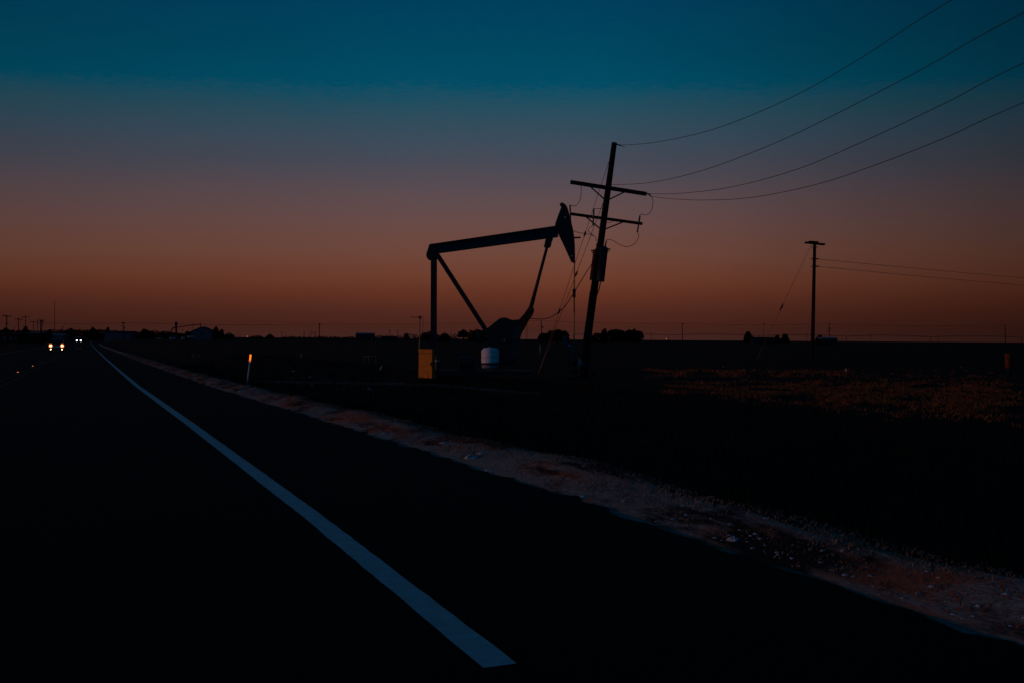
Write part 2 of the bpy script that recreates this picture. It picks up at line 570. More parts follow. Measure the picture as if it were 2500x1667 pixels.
def patchy(s_, seed, f=.55):
    return math.sin(s_ * f + seed) + .7 * math.sin(s_ * f * 2.7 + seed * 2.1) + .4 * math.sin(s_ * f * 6.1 + seed)


gr, gg = MB(), MB()
s_ = 3.0
while s_ < 130:
    near = s_ < 30
    step = .022 if near else .07
    wid = verge_out(s_) - EDGE
    for _ in range(5):
        a_ = EDGE + .10 + wid * 1.05 * random.random() ** .85
        x, y = road_xy(s_ + random.uniform(0, step), a_)
        t = (a_ - EDGE) / wid
        mid = 1 - abs(t - .38) / .38
        if patchy(s_, 1.0) * .55 + mid * 1.0 > .62 + random.uniform(-.2, .2):
            blades(gr, x, y, 6 if near else 4, .022 if near else .034, .035, 1.6, .0036 if near else .011)
        elif random.random() < .7 - .35 * max(0, t - .7):
            blades(gg, x, y, 5 if near else 3, (.016 if near else .024) + .012 * t, .045, 1.4, .004 if near else .011)
    s_ += step
tag(gr.build("verge_grass", 'red_grass'), "russet patches of dead grass along the pale gravel verge", "grass", kind="stuff")
tag(gg.build("verge_grass", 'grey_grass'), "bleached grey grass along the gravel verge beside the road", "grass", kind="stuff")

wd_ = MB()
for _ in range(5200):
    s_ = 3 + 75 * random.random() ** 1.3
    a_ = verge_out(s_) - .05 + 9 * random.random() ** 1.4
    x, y = road_xy(s_, a_)
    blades(wd_, x, y, 3, .16 if a_ > 5.5 else .09, .09, .7, .009)
tag(wd_.build("field_weeds", 'weed'), "dark low weeds covering the ditch between verge and field", "weeds", kind="stuff")

fg = MB()


def blotch(x, y):
    return (math.sin(x * 2.3 + 1.3 * math.sin(y * 1.1)) + math.sin(y * 1.7 + 1.1 * math.sin(x * 1.9 + 2)) + .7 * math.sin(x * 5.1 + y * 3.7) + .5 * math.sin(x * 9.7 - y * 7.1)) / 3.2


for _ in range(5200):
    x_ = random.uniform(1620, 2500); k = (x_ - 1620) / 880
    yc = 948 + 22 * k; g = G(x_, yc + random.gauss(0, 1) * (7 + 22 * k))
    edge = min(1, k / .35) * min(1, (1.0 - k) / .06)
    if blotch(g.x, g.y) + random.uniform(-.25, .25) < .28 - .42 * edge * (1 if k > .4 else .55): continue
    blades(fg, g.x, g.y, 6, .085, .09, 1.1, .008)
for _ in range(900):
    x_ = random.uniform(1580, 2080)
    g = G(x_, random.gauss(912, 5))
    if blotch(g.x * 1.3, g.y * .5) < .12: continue
    blades(fg, g.x, g.y, 6, .13, .14, .9, .012)
tag(fg.build("dry_grass", 'dry'), "tawny dry grass patch in the dark field at the right", "grass", kind="stuff")

# gravel crumbs along the asphalt edge
pe = MB()


def stone(mb, c, r):
    vs = []; sides = 7
    q = [(.55, -.5), (1, -.05), (.75, .5), (.25, .75)]
    ang = random.uniform(0, 6)
    for rr, hh in q:
        for k in range(sides):
            a = ang + 6.283 * k / sides; j = random.uniform(.75, 1.25)
            vs.append((c[0] + math.cos(a) * rr * r * j * 1.25, c[1] + math.sin(a) * rr * r * j, c[2] + hh * r * random.uniform(.7, 1.0) * .8))
    fs = [tuple(range(sides - 1, -1, -1)), tuple(3 * sides + k for k in range(sides))]
    for i in range(3):
        for k in range(sides): fs.append((i * sides + k, i * sides + (k + 1) % sides, (i + 1) * sides + (k + 1) % sides, (i + 1) * sides + k))
    mb.add(vs, fs)


for _ in range(600):
    s_ = 3 + 75 * random.random() ** 1.5
    if patchy(s_, 3.3, .8) < -.4 and random.random() < .7: continue
    a_ = EDGE + .06 + abs(random.gauss(0, .2))
    x, y = road_xy(s_, a_); r = random.uniform(.006, .017)
    stone(pe, (x, y, H(x, y) + .015 + r * .3), r)
tag(pe.build("gravel", 'rock'), "loose pale gravel along the ragged edge of the asphalt", "gravel", kind="stuff")
ROCKS = [(1152, 1123, .075, "bluish pale rock, brightest and largest of those along the asphalt edge"),
         (1174, 1110, .045, "small pale rock just behind the largest bluish roadside rock"),
         (1083, 1085, .050, "flat pale rock in the gravel verge below the yellow cabinet"),
         (1195, 1152, .045, "pale rock lying at the asphalt edge below the largest bluish rock"),
         (938, 1062, .050, "pale blue rock by the asphalt edge midway between delineator and largest rock"),
         (590, 958, .075, "pale rock in the verge just under the orange topped delineator"),
         (1424, 1217, .040, "pale rock in the verge below the leaning utility pole"),
         (1790, 1322, .040, "low pale rock on the verge below the thin right-hand utility pole")]
for x_, y_, r, lab in ROCKS:
    g = G(x_, y_); mb = MB(); stone(mb, (g.x, g.y, g.z + r * .35), r)
    tag(mb.build("rock", 'rock', origin=g), lab, "rock", "pale rocks along the road edge")

# ------------------------------------------------------------------ pumpjack
ZP = 37.0
pj0 = on_ground(1150, ZP)
pj = thing("pumpjack", "black oil pumpjack with a long tilted beam and hammer-shaped horse head against the sky", "pumpjack", pj0)
PXM = ZP / FPX


def pz(x, y, off=0.0):
    p = P(x, y, ZP); return Vector((p.x, ZP + off, p.z))


def prism_px(mb, pts, y0, y1): mb.prism([pz(x, y) for x, y in pts], ZP + y0, ZP + y1)


# walking beam: I-section with end bracket
b = MB()
prism_px(b, [(1049, 599.5), (1361, 554), (1363, 578), (1061, 619)], -.05, .05)
d0 = (pz(1361, 554) - pz(1049, 599.5)).normalized()
b.bar(pz(1049, 599.2), pz(1362, 553.6), .045, .36)
b.bar(pz(1061, 618.4), pz(1362, 577.4), .045, .36)
for x_ in (1120, 1185, 1250, 1310):
    yy = 599.5 + (x_ - 1049) * (554 - 599.5) / 312
    b.bar(pz(x_, yy + 2), pz(x_ + 2, yy + 19), .03, .30)
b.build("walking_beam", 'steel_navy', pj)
b = MB()
prism_px(b, [(1050, 598.5), (1042.5, 621), (1042.3, 626), (1043.6, 631), (1046.5, 635), (1053, 634), (1058, 628), (1064, 618.5), (1064, 605)], -.30, .30)
b.build("saddle_bearing", 'steel_dark', pj)
# horse head
hh = [(1369.5, 497), (1374, 498), (1379.6, 501.8), (1384, 508.7), (1387, 518), (1392.8, 540.9), (1397.4, 559), (1400.9, 578.8), (1402.6, 600.6),
      (1403.2, 640.8), (1398.6, 641), (1395, 637.9), (1374.5, 592.5), (1365.8, 574.7), (1355.5, 552.5), (1355.5, 546.6), (1361.8, 528.2), (1371, 504)]
b = MB(); prism_px(b, hh, -.26, .26)
ho = b.build("horse_head", 'steel_dark', pj)
for x_, y_ in ((1379.3, 533.5), (1395.3, 627.2)):
    b = MB(); b.lathe(pz(x_, y_, -.262), [(.028, 0), (.03, .012), (.018, .03)], 10, (0, -1, 0)); b.build("bolt", 'galv', ho)
b = MB(); b.tube([pz(1369, 497), pz(1368.4, 501), pz(1371, 504.5), pz(1374.5, 503), pz(1374, 499)], .035, 6); b.build("wireline_hook", 'steel_dark', ho)
b = MB(); b.bar(pz(1398, 581.2), pz(1417.6, 580.4), .045, .18); b.build("step_bracket", 'steel_dark', ho)
# bridle, carrier bar, polished rod
b = MB()
for q in (-.09, .09): b.tube([pz(1402.3, 636, q), pz(1402.2, 680, q), pz(1402, 706, q)], .020, 6)
b.build("bridle_cable", 'rod', pj)
b = MB(); b.bar(pz(1398.6, 712), pz(1405, 712), .09, .40); b.lathe(pz(1401.6, 727), [(.045, 0), (.06, .05), (.05, .2), (.07, .25), (.04, .33)], 10)
b.build("carrier_bar", 'steel_dark', pj)
b = MB(); b.tube([pz(1401.6, 727), pz(1401.9, 764)], .028, 8); b.build("rod_clamp", 'rod', pj)
b = MB(); b.tube([pz(1401.9, 764), pz(1402.3, 868)], .017, 8); b.build("polished_rod", 'rod', pj)
# samson post: two columns and two raking legs
gz = H(pj0.x, ZP)


def gpt(x_, off): q = pz(x_, 900, off); return Vector((q.x, q.y, H(q.x, q.y) + .30))


for q in (-.42, .42):
    b = MB(); b.bar(pz(1059.5, 616, q), gpt(1058.8, q), .155, .16); b.build("samson_post", 'steel_dark', pj)
    b = MB(); b.bar(pz(1067.5, 622, q), pz(1230, 874, q), .155, .14); b.build("rear_leg", 'steel_dark', pj)
for y_ in (700, 770, 840):
    b = MB(); b.bar(pz(1059.3, y_, -.42), pz(1059.3, y_, .42), .07, .07, (0, 0, 1)); b.build("cross_brace", 'steel_dark', pj)
b = MB(); b.bar(pz(1068, 626, -.5), pz(1068, 626, .5), .16, .16, (0, 0, 1)); b.build("post_head", 'steel_dark', pj)
# equaliser under the head, pitman arms
b = MB()
prism_px(b, [(1333, 582), (1349, 580), (1348, 590), (1344, 594), (1345, 601), (1340, 603), (1331, 602), (1329, 597), (1333, 593), (1331, 588)], -.62, .62)
b.build("equalizer", 'steel_dark', pj)
for q in (-.60, .60):
    b = MB(); b.tube([pz(1336.5, 600, q), pz(1316, 676, q), pz(1297, 748, q)], [.05, .055, .075], 10); b.build("pitman_arm", 'steel_dark', pj)
# cranks and counterweights
cw = [(1189, 803.5), (1205, 790.5), (1218, 780), (1224.6, 776.9), (1235, 776.5), (1242, 779), (1251, 782.5), (1259, 781.5), (1268, 781), (1283, 793),
      (1276, 809), (1269, 825), (1264, 850), (1259, 872), (1246, 884), (1228, 884), (1210, 862), (1198, 835)]
crank = [(1293, 747), (1298.5, 748), (1302, 756), (1303, 762), (1299, 772), (1289, 786), (1279, 806), (1266, 800), (1267, 781), (1279, 768)]
for q in (-.62, .62):
    b = MB(); prism_px(b, crank, q - .10, q + .10); c_ = b.build("crank_arm", 'rust', pj)
    b = MB(); b.lathe(pz(1297, 757, q - .12 if q < 0 else q + .12), [(.085, 0), (.085, .05), (.05, .07)], 12, (0, -1 if q < 0 else 1, 0)); b.build("wrist_pin", 'steel_dark', c_)
for q in (-.44, .44):
    b = MB(); prism_px(b, cw, q - .09, q + .09); b.build("counterweight", 'steel_dark', pj)
# lit outer guard plate
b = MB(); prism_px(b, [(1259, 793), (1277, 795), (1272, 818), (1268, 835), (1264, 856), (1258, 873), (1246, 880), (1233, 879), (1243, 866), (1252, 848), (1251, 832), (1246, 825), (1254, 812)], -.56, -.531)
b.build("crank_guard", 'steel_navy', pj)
b = MB(); b.box(pz(1228, 858) + Vector((0, 0, -.05)), (1.0, .62, .95)); b.lathe(pz(1236, 832, -.7), [(.10, 0), (.10, 1.4)], 12, (0, 1, 0))
b.build("gear_reducer", 'steel_dark', pj)
b = MB()
for q in (-.42, .42):
    a_, c_ = gpt(1046, q), gpt(1300, q)
    b.bar(a_ - Vector((0, 0, .08)), c_ - Vector((0, 0, .08)), .14, .28)
for x_ in (1050, 1120, 1190, 1260): b.bar(gpt(x_, -.42) - Vector((0, 0, .1)), gpt(x_, .42) - Vector((0, 0, .1)), .12, .16, (0, 0, 1))
b.build("skid_base", 'steel_dark', pj)
b = MB(); m0 = gpt(1140, .1)
b.lathe(m0 + Vector((-.3, 0, .25)), [(.1, 0), (.24, .03), (.26, .1), (.26, .5), (.22, .58), (.08, .6)], 16, (1, 0, 0)); b.box(m0 + Vector((0, 0, .04)), (.7, .5, .1))
b.build("motor", 'steel_dark', pj)

# wellhead under the horse head
wh0 = on_ground(1402, ZP); wh = thing("wellhead", "wellhead pipe stack under the horse head with an orange valve", "wellhead", wh0)
b = MB(); b.lathe(wh0, [(.22, 0), (.22, .12), (.13, .13), (.13, .3), (.20, .31), (.20, .37), (.10, .38), (.10, .62), (.15, .63), (.15, .69), (.07, .70), (.07, .92), (.045, .95)], 16)
b.tube([wh0 + Vector((0, 0, .5)), wh0 + Vector((.55, 0, .5)), wh0 + Vector((.8, .1, .05))], .045, 8)
b.build("casing_head", 'steel_dark', wh)
b = MB(); c_ = P(1388, 891, ZP + .8)
b.box(c_, (.16, .16, .34)); b.lathe(c_ + Vector((0, 0, .13)), [(.03, 0), (.03, .06), (.09, .065), (.09, .085)], 12); b.tube([c_, Vector((wh0.x, wh0.y, c_.z))], .05, 8)
b.build("valve", 'orange', wh)
b = MB(); c_ = P(1415, 885, ZP - .2)
b.tube([c_ + Vector((-.04, 0, -.2)), c_ + Vector((.01, 0, 0)), c_ + Vector((-.01, 0, .17))], [.035, .06, .04], 8); b.box(c_ + Vector((.06, -.02, -.0)), (.1, .1, .1))
b.build("pressure_gauge", 'poly_low', wh)
b = MB(); c_ = P(1391, 843.5, ZP)
b.lathe(c_ + Vector((0, 0, -.05)), [(.04, 0), (.09, .02), (.09, .06), (.03, .1)], 12); b.tube([c_, Vector((wh0.x, wh0.y, wh0.z + .9))], .03, 6)
b.build("oil_pot", 'poly_low', wh)

# ------------------------------------------------------------------ yellow cabinet with antenna mast
ZC = 36.0
cb0 = on_ground(1050, ZC)
cb = thing("control_cabinet", "yellow control cabinet on the ground left of the pumpjack post", "cabinet", cb0)
zt = P(1040, 853, ZC).z; hC = zt - cb0.z
rz = R(-32)
cl = P(1022, 900, ZC); cl.z = cb0.z
ex = Vector((math.cos(rz), math.sin(rz), 0)); ey = Vector((-math.sin(rz), math.cos(rz), 0))
wC = .60; dC = .17
ctr = Vector((cl.x, ZC, 0)) + ex * wC / 2 + ey * dC / 2
b = MB(); b.box((ctr.x, ctr.y, cb0.z + hC / 2 + .02), (wC, dC, hC - .04), rz); b.build("body", 'yellow', cb)
b = MB(); b.box((ctr.x, ctr.y, zt), (wC + .04, dC + .04, .03), rz); b.build("lid", 'yellow', cb)
f = ctr - ey * (dC / 2 + .006)
b = MB(); b.box((f.x, f.y, zt - .14), (wC - .01, .012, .016), rz); b.build("door_seam", 'seam', cb)
f2 = f + ex * (wC * .44); b = MB(); b.box((f2.x, f2.y - .02, cb0.z + hC * .52), (.05, .05, .12), rz); b.build("handle", 'steel_dark', cb)
mast = thing("antenna_mast", "thin tan antenna mast with a horizontal aerial, beside the yellow cabinet", "antenna", on_ground(1023.5, ZC + .25))
mz = ZC + .25; g = Vector(mast.location)
b = MB(); b.tube([g, P(1024, 860, mz), P(1025, 772, mz)], .021, 8); b.build("pole", 'rod', mast)
b = MB(); b.tube([P(1002, 774.5, mz), P(1031, 775, mz)], .012, 6)
for x_ in (1004, 1010, 1016, 1022): b.tube([P(x_, 774.6, mz - .16), P(x_, 774.6, mz + .16)], .005, 5)
b.lathe(P(1025, 778, mz), [(.04, 0), (.04, .09)], 8)
b.build("aerial", 'wire', mast)
b = MB(); b.tube(spline([P(1029, 775, mz), P(1032.5, 779, mz), P(1032.5, 800, mz), P(1028, 850, mz)], 6), .007, 5); b.build("coax_cable", 'wire', mast)
pn0 = on_ground(1067, 36.8)
pn = thing("gas_scrubber", "dark blue upright cylinder standing right of the yellow cabinet", "cylinder", pn0)
b = MB(); b.lathe(pn0 + Vector((.02, 0, 0)), [(.09, 0), (.095, .04), (.095, .72), (.07, .80), (.03, .83), (.03, .9)], 16); b.build("shell", 'tin', pn)
b = MB(); b.lathe(pn0 + Vector((.02, 0, .60)), [(.10, 0), (.101, .06)], 16); b.build("band", 'galv', pn)

# ------------------------------------------------------------------ white chemical tank on a stand
ZT = 35.2
tk0 = on_ground(1196, ZT)
tk = thing("chemical_tank", "white plastic chemical tank with pink and blue sheen in front of the pumpjack base", "tank", tk0)
zb = P(1196, 899, ZT).z; ztop = P(1196, 849, ZT).z; rT = 22 * ZT / FPX; hT = ztop - zb; ct = P(1196.5, 870, ZT); base = Vector((ct.x, ct.y + rT, zb))
b = MB(); b.lathe(base + Vector((0, 0, hT * .26)), [(rT * .97, 0), (rT, .02), (rT, hT * .20), (rT * .985, hT * .21), (rT, hT * .22), (rT, hT * .52), (rT * .985, hT * .53), (rT, hT * .54), (rT, hT * .585), (rT * .96, hT * .63), (rT * .84, hT * .665), (rT * .80, hT * .72), (rT * .3, hT * .745)], 40)
b.build("shell", 'poly', tk)
b = MB(); b.lathe(base, [(rT * .90, 0), (rT * .94, .02), (rT * .94, hT * .16), (rT * .9, hT * .17)], 40); b.build("base_tray", 'poly_low', tk)
b = MB(); b.lathe(base + Vector((0, 0, hT * .17)), [(rT * 1.0, 0), (rT * 1.01, hT * .09)], 40); b.build("band", 'steel_dark', tk)
b = MB(); b.lathe(base + Vector((0, 0, hT * .995)), [(rT * .22, 0), (rT * .22, .04), (rT * .1, .05)], 16); b.build("lid", 'poly_low', tk)
for ax_, ay_ in ((-1, -1), (1, -1), (1, 1), (-1, 1)):
    q = base + Vector((ax_ * rT * .6, ay_ * rT * .6, 0)); b = MB(); b.bar(Vector((q.x, q.y, H(q.x, q.y))), q, .05, .05); b.build("leg", 'steel_dark', tk)

# ------------------------------------------------------------------ main leaning utility pole
ZU = 38.0
up0 = on_ground(1424, ZU)
up = thing("utility_pole", "leaning wooden utility pole with two crossarms and transformers beside the pumpjack", "utility pole", up0)


def U(x, y, off=0.0):
    p = P(x, y, ZU); return Vector((p.x, p.y + off, p.z))


b = MB(); b.tube([up0 - Vector((0, 0, .1)), U(1434, 826), U(1467, 590), U(1500, 349)], [.165, .155, .130, .102], 16); b.build("shaft", 'wood', up)
b = MB(); b.bar(U(1392, 446.5, -.14), U(1577, 475.5, -.14), .145, .11); b.build("crossarm", 'wood', up)
b = MB(); b.bar(U(1390, 523.5, -.15), U(1567, 548, -.15), .105, .09); b.build("crossarm", 'wood', up)
for p1, p2 in (((1437, 455), (1474, 488)), ((1528, 469), (1486, 489)), ((1428, 530), (1464, 560)), ((1520, 544), (1474, 562))):
    b = MB(); b.bar(U(*p1, -.18), U(*p2, -.16), .05, .012); b.build("brace", 'steel_dark', up)
for p1, p2 in (((1390.5, 503), (1392, 545)), ((1448.5, 512), (1446.5, 553)), ((1560.5, 528), (1554, 569))):
    b = MB(); a_, c_ = U(*p1, -.26), U(*p2, -.26); dv = c_ - a_
    b.tube([a_, a_ + dv * .06, a_ + dv * .3, a_ + dv * .5, a_ + dv * .62, a_ + dv * .93, c_], [.022, .03, .036, .024, .03, .026, .045], 8)
    b.bar(a_ + dv * .45, a_ + dv * .45 + Vector((0, .12, 0)), .03, .03, (0, 0, 1)); b.build("fuse_cutout", 'porc', up)
JUMP = [[(1417, 452), (1418, 470), (1415.5, 488), (1410, 500), (1403, 505.5), (1396, 504.5), (1391, 503)],
        [(1577, 477), (1586, 480.5), (1591, 489), (1591.5, 503), (1586, 520), (1578, 527), (1569, 526.5), (1561, 524.5)],
        [(1448.5, 512), (1460, 512.3), (1468, 511), (1473, 509)],
        [(1554, 570), (1557.5, 577), (1552, 592), (1541, 601), (1527, 604), (1513, 600), (1499, 591.5), (1488, 587), (1481, 587.5), (1478, 590)],
        [(1398, 565), (1412, 570), (1430, 573), (1446, 577), (1453, 583), (1455, 592)],
        [(1446, 554), (1438, 559), (1435, 566), (1444, 574), (1452, 581)],
        [(1479, 545), (1487, 546), (1494, 543), (1499, 540)]]
for j in JUMP:
    b = MB(); b.tube(spline([U(x, y, -.24) for x, y in j], 5), .0115, 6); b.build("jumper_wire", 'wire', up)
axis = (U(1500, 349) - U(1434, 826)).normalized()
for (cx, cy), (tx, ty), off, rr, nm in (((1464.5, 688), (1474, 606), -.16, .155, 'tin'), ((1449.5, 684), (1459.5, 610), .22, .15, 'rust')):
    a_, c_ = U(cx, cy, off), U(tx, ty, off); hgt = (c_ - a_).length
    b = MB(); b.lathe(a_, [(rr * .95, 0), (rr, .02), (rr, hgt - .06), (rr * 1.06, hgt - .05), (rr * 1.06, hgt - .02), (rr * .5, hgt + .05), (rr * .2, hgt + .06)], 22, c_ - a_)
    t_ = b.build("transformer", nm, up)
    side = Vector((1, 0, -.12)) if off < 0 else Vector((-1, 0, .1))
    b = MB(); b.tube([c_ + axis * .02 + side * .03, c_ + axis * .27 + side * .05], [.035, .022], 8)
    q = c_ - axis * .04 + side * rr
    b.tube([q - side * .03, q + side * .07, q + side * .09 + axis * .03], [.035, .03, .012], 8); b.tube([q - axis * .08 - side * .03, q - axis * .08 + side * .05], .022, 8)
    b.build("bushing", 'porc', t_)
b = MB(); b.tube(spline([U(1466, 688, -.05), U(1463, 705, 0), U(1457, 722, 0), U(1452, 745, 0)], 5), .022, 6)
b.tube([U(1441.5, 712, -.02), U(1437.5, 742, -.02), U(1431.5, 790, -.02)], .03, 8)
b.build("conduit", 'rust', up)
b = MB(); b.tube([U(1500, 352, -.02), U(1511, 355, -.05), U(1516, 357.5, -.05)], .022, 6); b.tube([U(1505, 354), U(1525, 359)], .012, 6); b.build("insulator", 'porc', up)
b = MB(); b.tube([U(1577, 474, -.15), U(1584, 477, -.15), U(1588, 481, -.15)], [.02, .03, .025], 6); b.build("insulator", 'porc', up)
# two guy strands down to an anchor
anc = G(1314, 914)
for top, mids, ins in (((1490, 385), [(1462, 473), (1433, 563), (1406, 641), (1370, 752), (1353.5, 802)], ((1433, 563), (1370, 752))),
                       ((1481, 473), [(1458, 545), (1442, 593), (1418, 661), (1402, 702), (1363.6, 802)], ((1418, 661),))):
    t_ = U(*top, -.05); b = MB(); dv = anc - t_
    b.tube([t_, anc], .010, 6); gw = b.build("guy_wire", 'cable', up)
    for ix, iy in ins:
        k = (iy - top[1]) / (914 - top[1]); q = t_ + dv * k; b = MB(); b.tube([q - dv.normalized() * .12, q, q + dv.normalized() * .12], [.02, .045, .02], 8); b.build("strain_insulator", 'porc', gw)
b = MB(); dv = (U(1490, 385) - anc).normalized(); b.tube([anc + dv * .05, anc + dv * 1.15], .013, 8)
tag(b.build("guy_guard", 'poly_low', origin=anc), "thin pale guy-wire guard slanting up from the ground left of the leaning pole", "guy guard")
# service drop from the pole to the pump
sv = [(1457, 628, 38.0), (1438, 655, 37.95), (1420, 684, 37.9), (1402, 714, 37.8), (1391.7, 730, 37.75), (1377.7, 750, 37.7), (1353.6, 770, 37.6), (1329.5, 779, 37.6), (1301, 778.5, 37.5), (1284, 777, 37.5), (1262, 792, 37.4)]
b = MB(); b.tube(spline([P(*p) for p in sv], 6), .016, 6)
tag(b.build("service_cable", 'wire', origin=P(*sv[0])), "slack service cable dipping from the leaning pole to the pumpjack crank", "cable")

# four line wires running off towards the camera's right
WIRES = [([(1508.8, 355), (1579.5, 350.8), (1675, 333.8), (1781.5, 303), (1941, 234), (2100, 143.5), (2323.6, 0)], "topmost overhead wire, running from the tip of the leaning pole"),
         ([(1490, 452), (1590, 446), (1717.7, 416), (1887.8, 351.8), (2047, 276), (2259.8, 164.8), (2500, 31)], "second overhead wire from the top, leaving behind the upper crossarm"),
         ([(1576, 473), (1654, 473), (1781.5, 458), (1941, 415.6), (2100, 349.7), (2313, 249.8), (2500, 154)], "third overhead wire from the top, from the upper crossarm tip"),
         ([(1588, 480), (1640, 486), (1717.7, 489), (1834.6, 482.6), (1994, 450.7), (2153.5, 397.5), (2313, 334.8), (2500, 251)], "lowest of the four sagging overhead wires, from the crossarm end insulator")]
for pts, lab in WIRES:
    p0 = U(*pts[0]); out = []
    for x, y in pts:
        m_ = (x - 1250) / FPX                       # plan line through p0 along the road
        # p0.x + ST*q = m*(p0.y - CT*q)
        q = (m_ * p0.y - p0.x) / (ST + m_ * CT)
        out.append(P(x, y, p0.y - CT * q))
    out[0] = p0
    d = (out[-1] - out[-2]); d2 = (out[-2] - out[-3]); 
    sl = d.z / math.hypot(d.x, d.y)
    for k in range(1, 5):
        ln = 8 * k; out.append(out[len(pts) - 1] + Vector((ST * ln, -CT * ln, sl * ln * .8)))
    b = MB(); b.tube(spline(out, 8), .009, 6)
    tag(b.build("overhead_wire", 'wire', origin=p0), lab, "wire", "overhead wires from the leaning pole")

# ------------------------------------------------------------------ roadside delineator
gd = G(603, 938); ZD = gd.y
dl = thing("delineator_post", "slim roadside delineator post with an orange reflective top, standing in the verge", "delineator", gd)
ax0, ax1 = gd, P(610, 883, ZD); top = P(612.3, 864.5, ZD)
b = MB(); b.tube([ax0 - Vector((0, 0, .05)), ax0 + (ax1 - ax0) * .5, P(610.5, 878, ZD)], .026, 10); b.build("post", 'poly', dl)
tocam = (Vector((0, 0, EYE)) - top).normalized(); nrm = (tocam + SUNV).normalized()
c_ = (ax1 + top) / 2; upv = (top - ax1); hh_ = upv.length; upv.normalize()
nrm = (nrm - upv * nrm.dot(upv) * .0).normalized(); sx = nrm.cross(upv).normalized(); nn = sx.cross(upv).normalized()
mt = Matrix((sx, nrm, sx.cross(nrm) * -1)).transposed()
mt = Matrix((sx, sx.cross(upv).normalized() * -1, upv)).transposed()
b = MB(); b.box(c_, (.105, .012, hh_), mat=mt); b.build("reflector", 'reflector', dl)

# raised pavement markers along the centre line
gp = "pavement markers along the centre line"
labs = ["second amber pavement marker from the frame edge, brightest of the row", "dimmer amber pavement marker nearest the left frame edge",
        "third pavement marker along the centre line towards the cars", "fourth pavement marker along the centre line towards the cars",
        "fifth pavement marker, small and pale, ahead of the oncoming pickup", "sixth and farthest pavement marker on the centre line"]
for (x_, y_, k), lab in zip([(82, 894.6, 1.0), (46, 910, .8), (104, 886.8, .7), (123.6, 879, .7), (133.6, 874, .7), (143, 870, .7)], labs):
    g = G(x_, y_); g.z += .036
    tc_ = (Vector((0, 0, EYE)) - g).normalized(); nn = (tc_ + SUNV); nn.z = 0; nn.normalize(); sx = Vector((nn.y, -nn.x, 0))
    rm = thing("road_glint_stud", lab, "road stud", g, gp)
    b = MB(); w2 = .07
    v = [g - sx * w2 + nn * .05, g + sx * w2 + nn * .05, g + sx * w2 - nn * .05, g - sx * w2 - nn * .05]
    tp = [p + Vector((0, 0, .030)) - (p - g) * .28 for p in v]
    b.add(v + tp, [(0, 1, 5, 4), (1, 2, 6, 5), (2, 3, 7, 6), (3, 0, 4, 7), (4, 5, 6, 7), (3, 2, 1, 0)]); b.build("body", 'poly_low', rm)
    b = MB(); c_ = g + nn * .052 + Vector((0, 0, .014)); mt = Matrix((sx, nn, Vector((0, 0, 1)))).transposed()
    b.box(c_, (.11 * k + .02, .008, .026), mat=mt); b.build("lens", 'stud' if k > .75 else 'poly_low', rm)

# ------------------------------------------------------------------ right-hand pole
ZR = 75.0
rp0 = on_ground(1983, ZR)
rp = thing("utility_pole", "thin utility pole with a short flat crossarm standing alone on the right", "utility pole", rp0)
b = MB(); b.tube([rp0, P(1984, 832, ZR), P(1989, 592, ZR)], [.15, .145, .115], 12); b.build("shaft", 'wood', rp)
for q in (-.16, .16):
    b = MB(); b.bar(P(1966, 592.5, ZR) + Vector((0, q, 0)), P(2013, 597.5, ZR) + Vector((0, q, 0)), .12, .10); b.build("crossarm", 'wood', rp)
b = MB(); b.bar(P(1975, 590.5, ZR), P(1996, 592, ZR), .09, .5); b.build("top_plate", 'wood', rp)
for s1 in ((1980, 600), (1997, 601)):
    b = MB(); b.bar(P(*s1, ZR - .2), P(1988, 612, ZR - .15), .03, .02); b.build("brace", 'steel_dark', rp)
for y_ in (632.5, 650.5):
    b = MB(); b.tube([P(1979, y_ + .3, ZR), P(1993, y_, ZR), P(1998, y_ + .3, ZR)], [.03, .05, .06], 8); b.build("insulator", 'porc', rp)
ga = on_ground(1848, ZR + 1); t_ = P(1980, 600, ZR)
b = MB(); b.tube([t_, ga], .013, 6); gw = b.build("guy_wire", 'cable', rp)
dv = ga - t_; q = t_ + dv * ((1980 - 1909) / (1980 - 1848)); b = MB(); b.tube([q - dv.normalized() * .3, q, q + dv.normalized() * .3], [.03, .085, .03], 8); b.build("strain_insulator", 'porc', gw)
for y0, y1, lab in ((633, 675, "upper of the two wires leaving the thin right-hand pole"), (651, 693, "lower of the two wires leaving the thin right-hand pole")):
    pts = []
    for k in range(17):
        x = 1997 + (3000 - 1997) * k / 16; t = k / 16
        pts.append(P(x, y0 + (y1 - y0) * (x - 1997) / 503 + 4 * math.sin(min(1, t) * math.pi), ZR + 40 * t))
    b = MB(); b.tube(pts, .016, 6); tag(b.build("overhead_wire", 'cable', origin=pts[0]), lab, "wire", "wires of the right-hand pole")


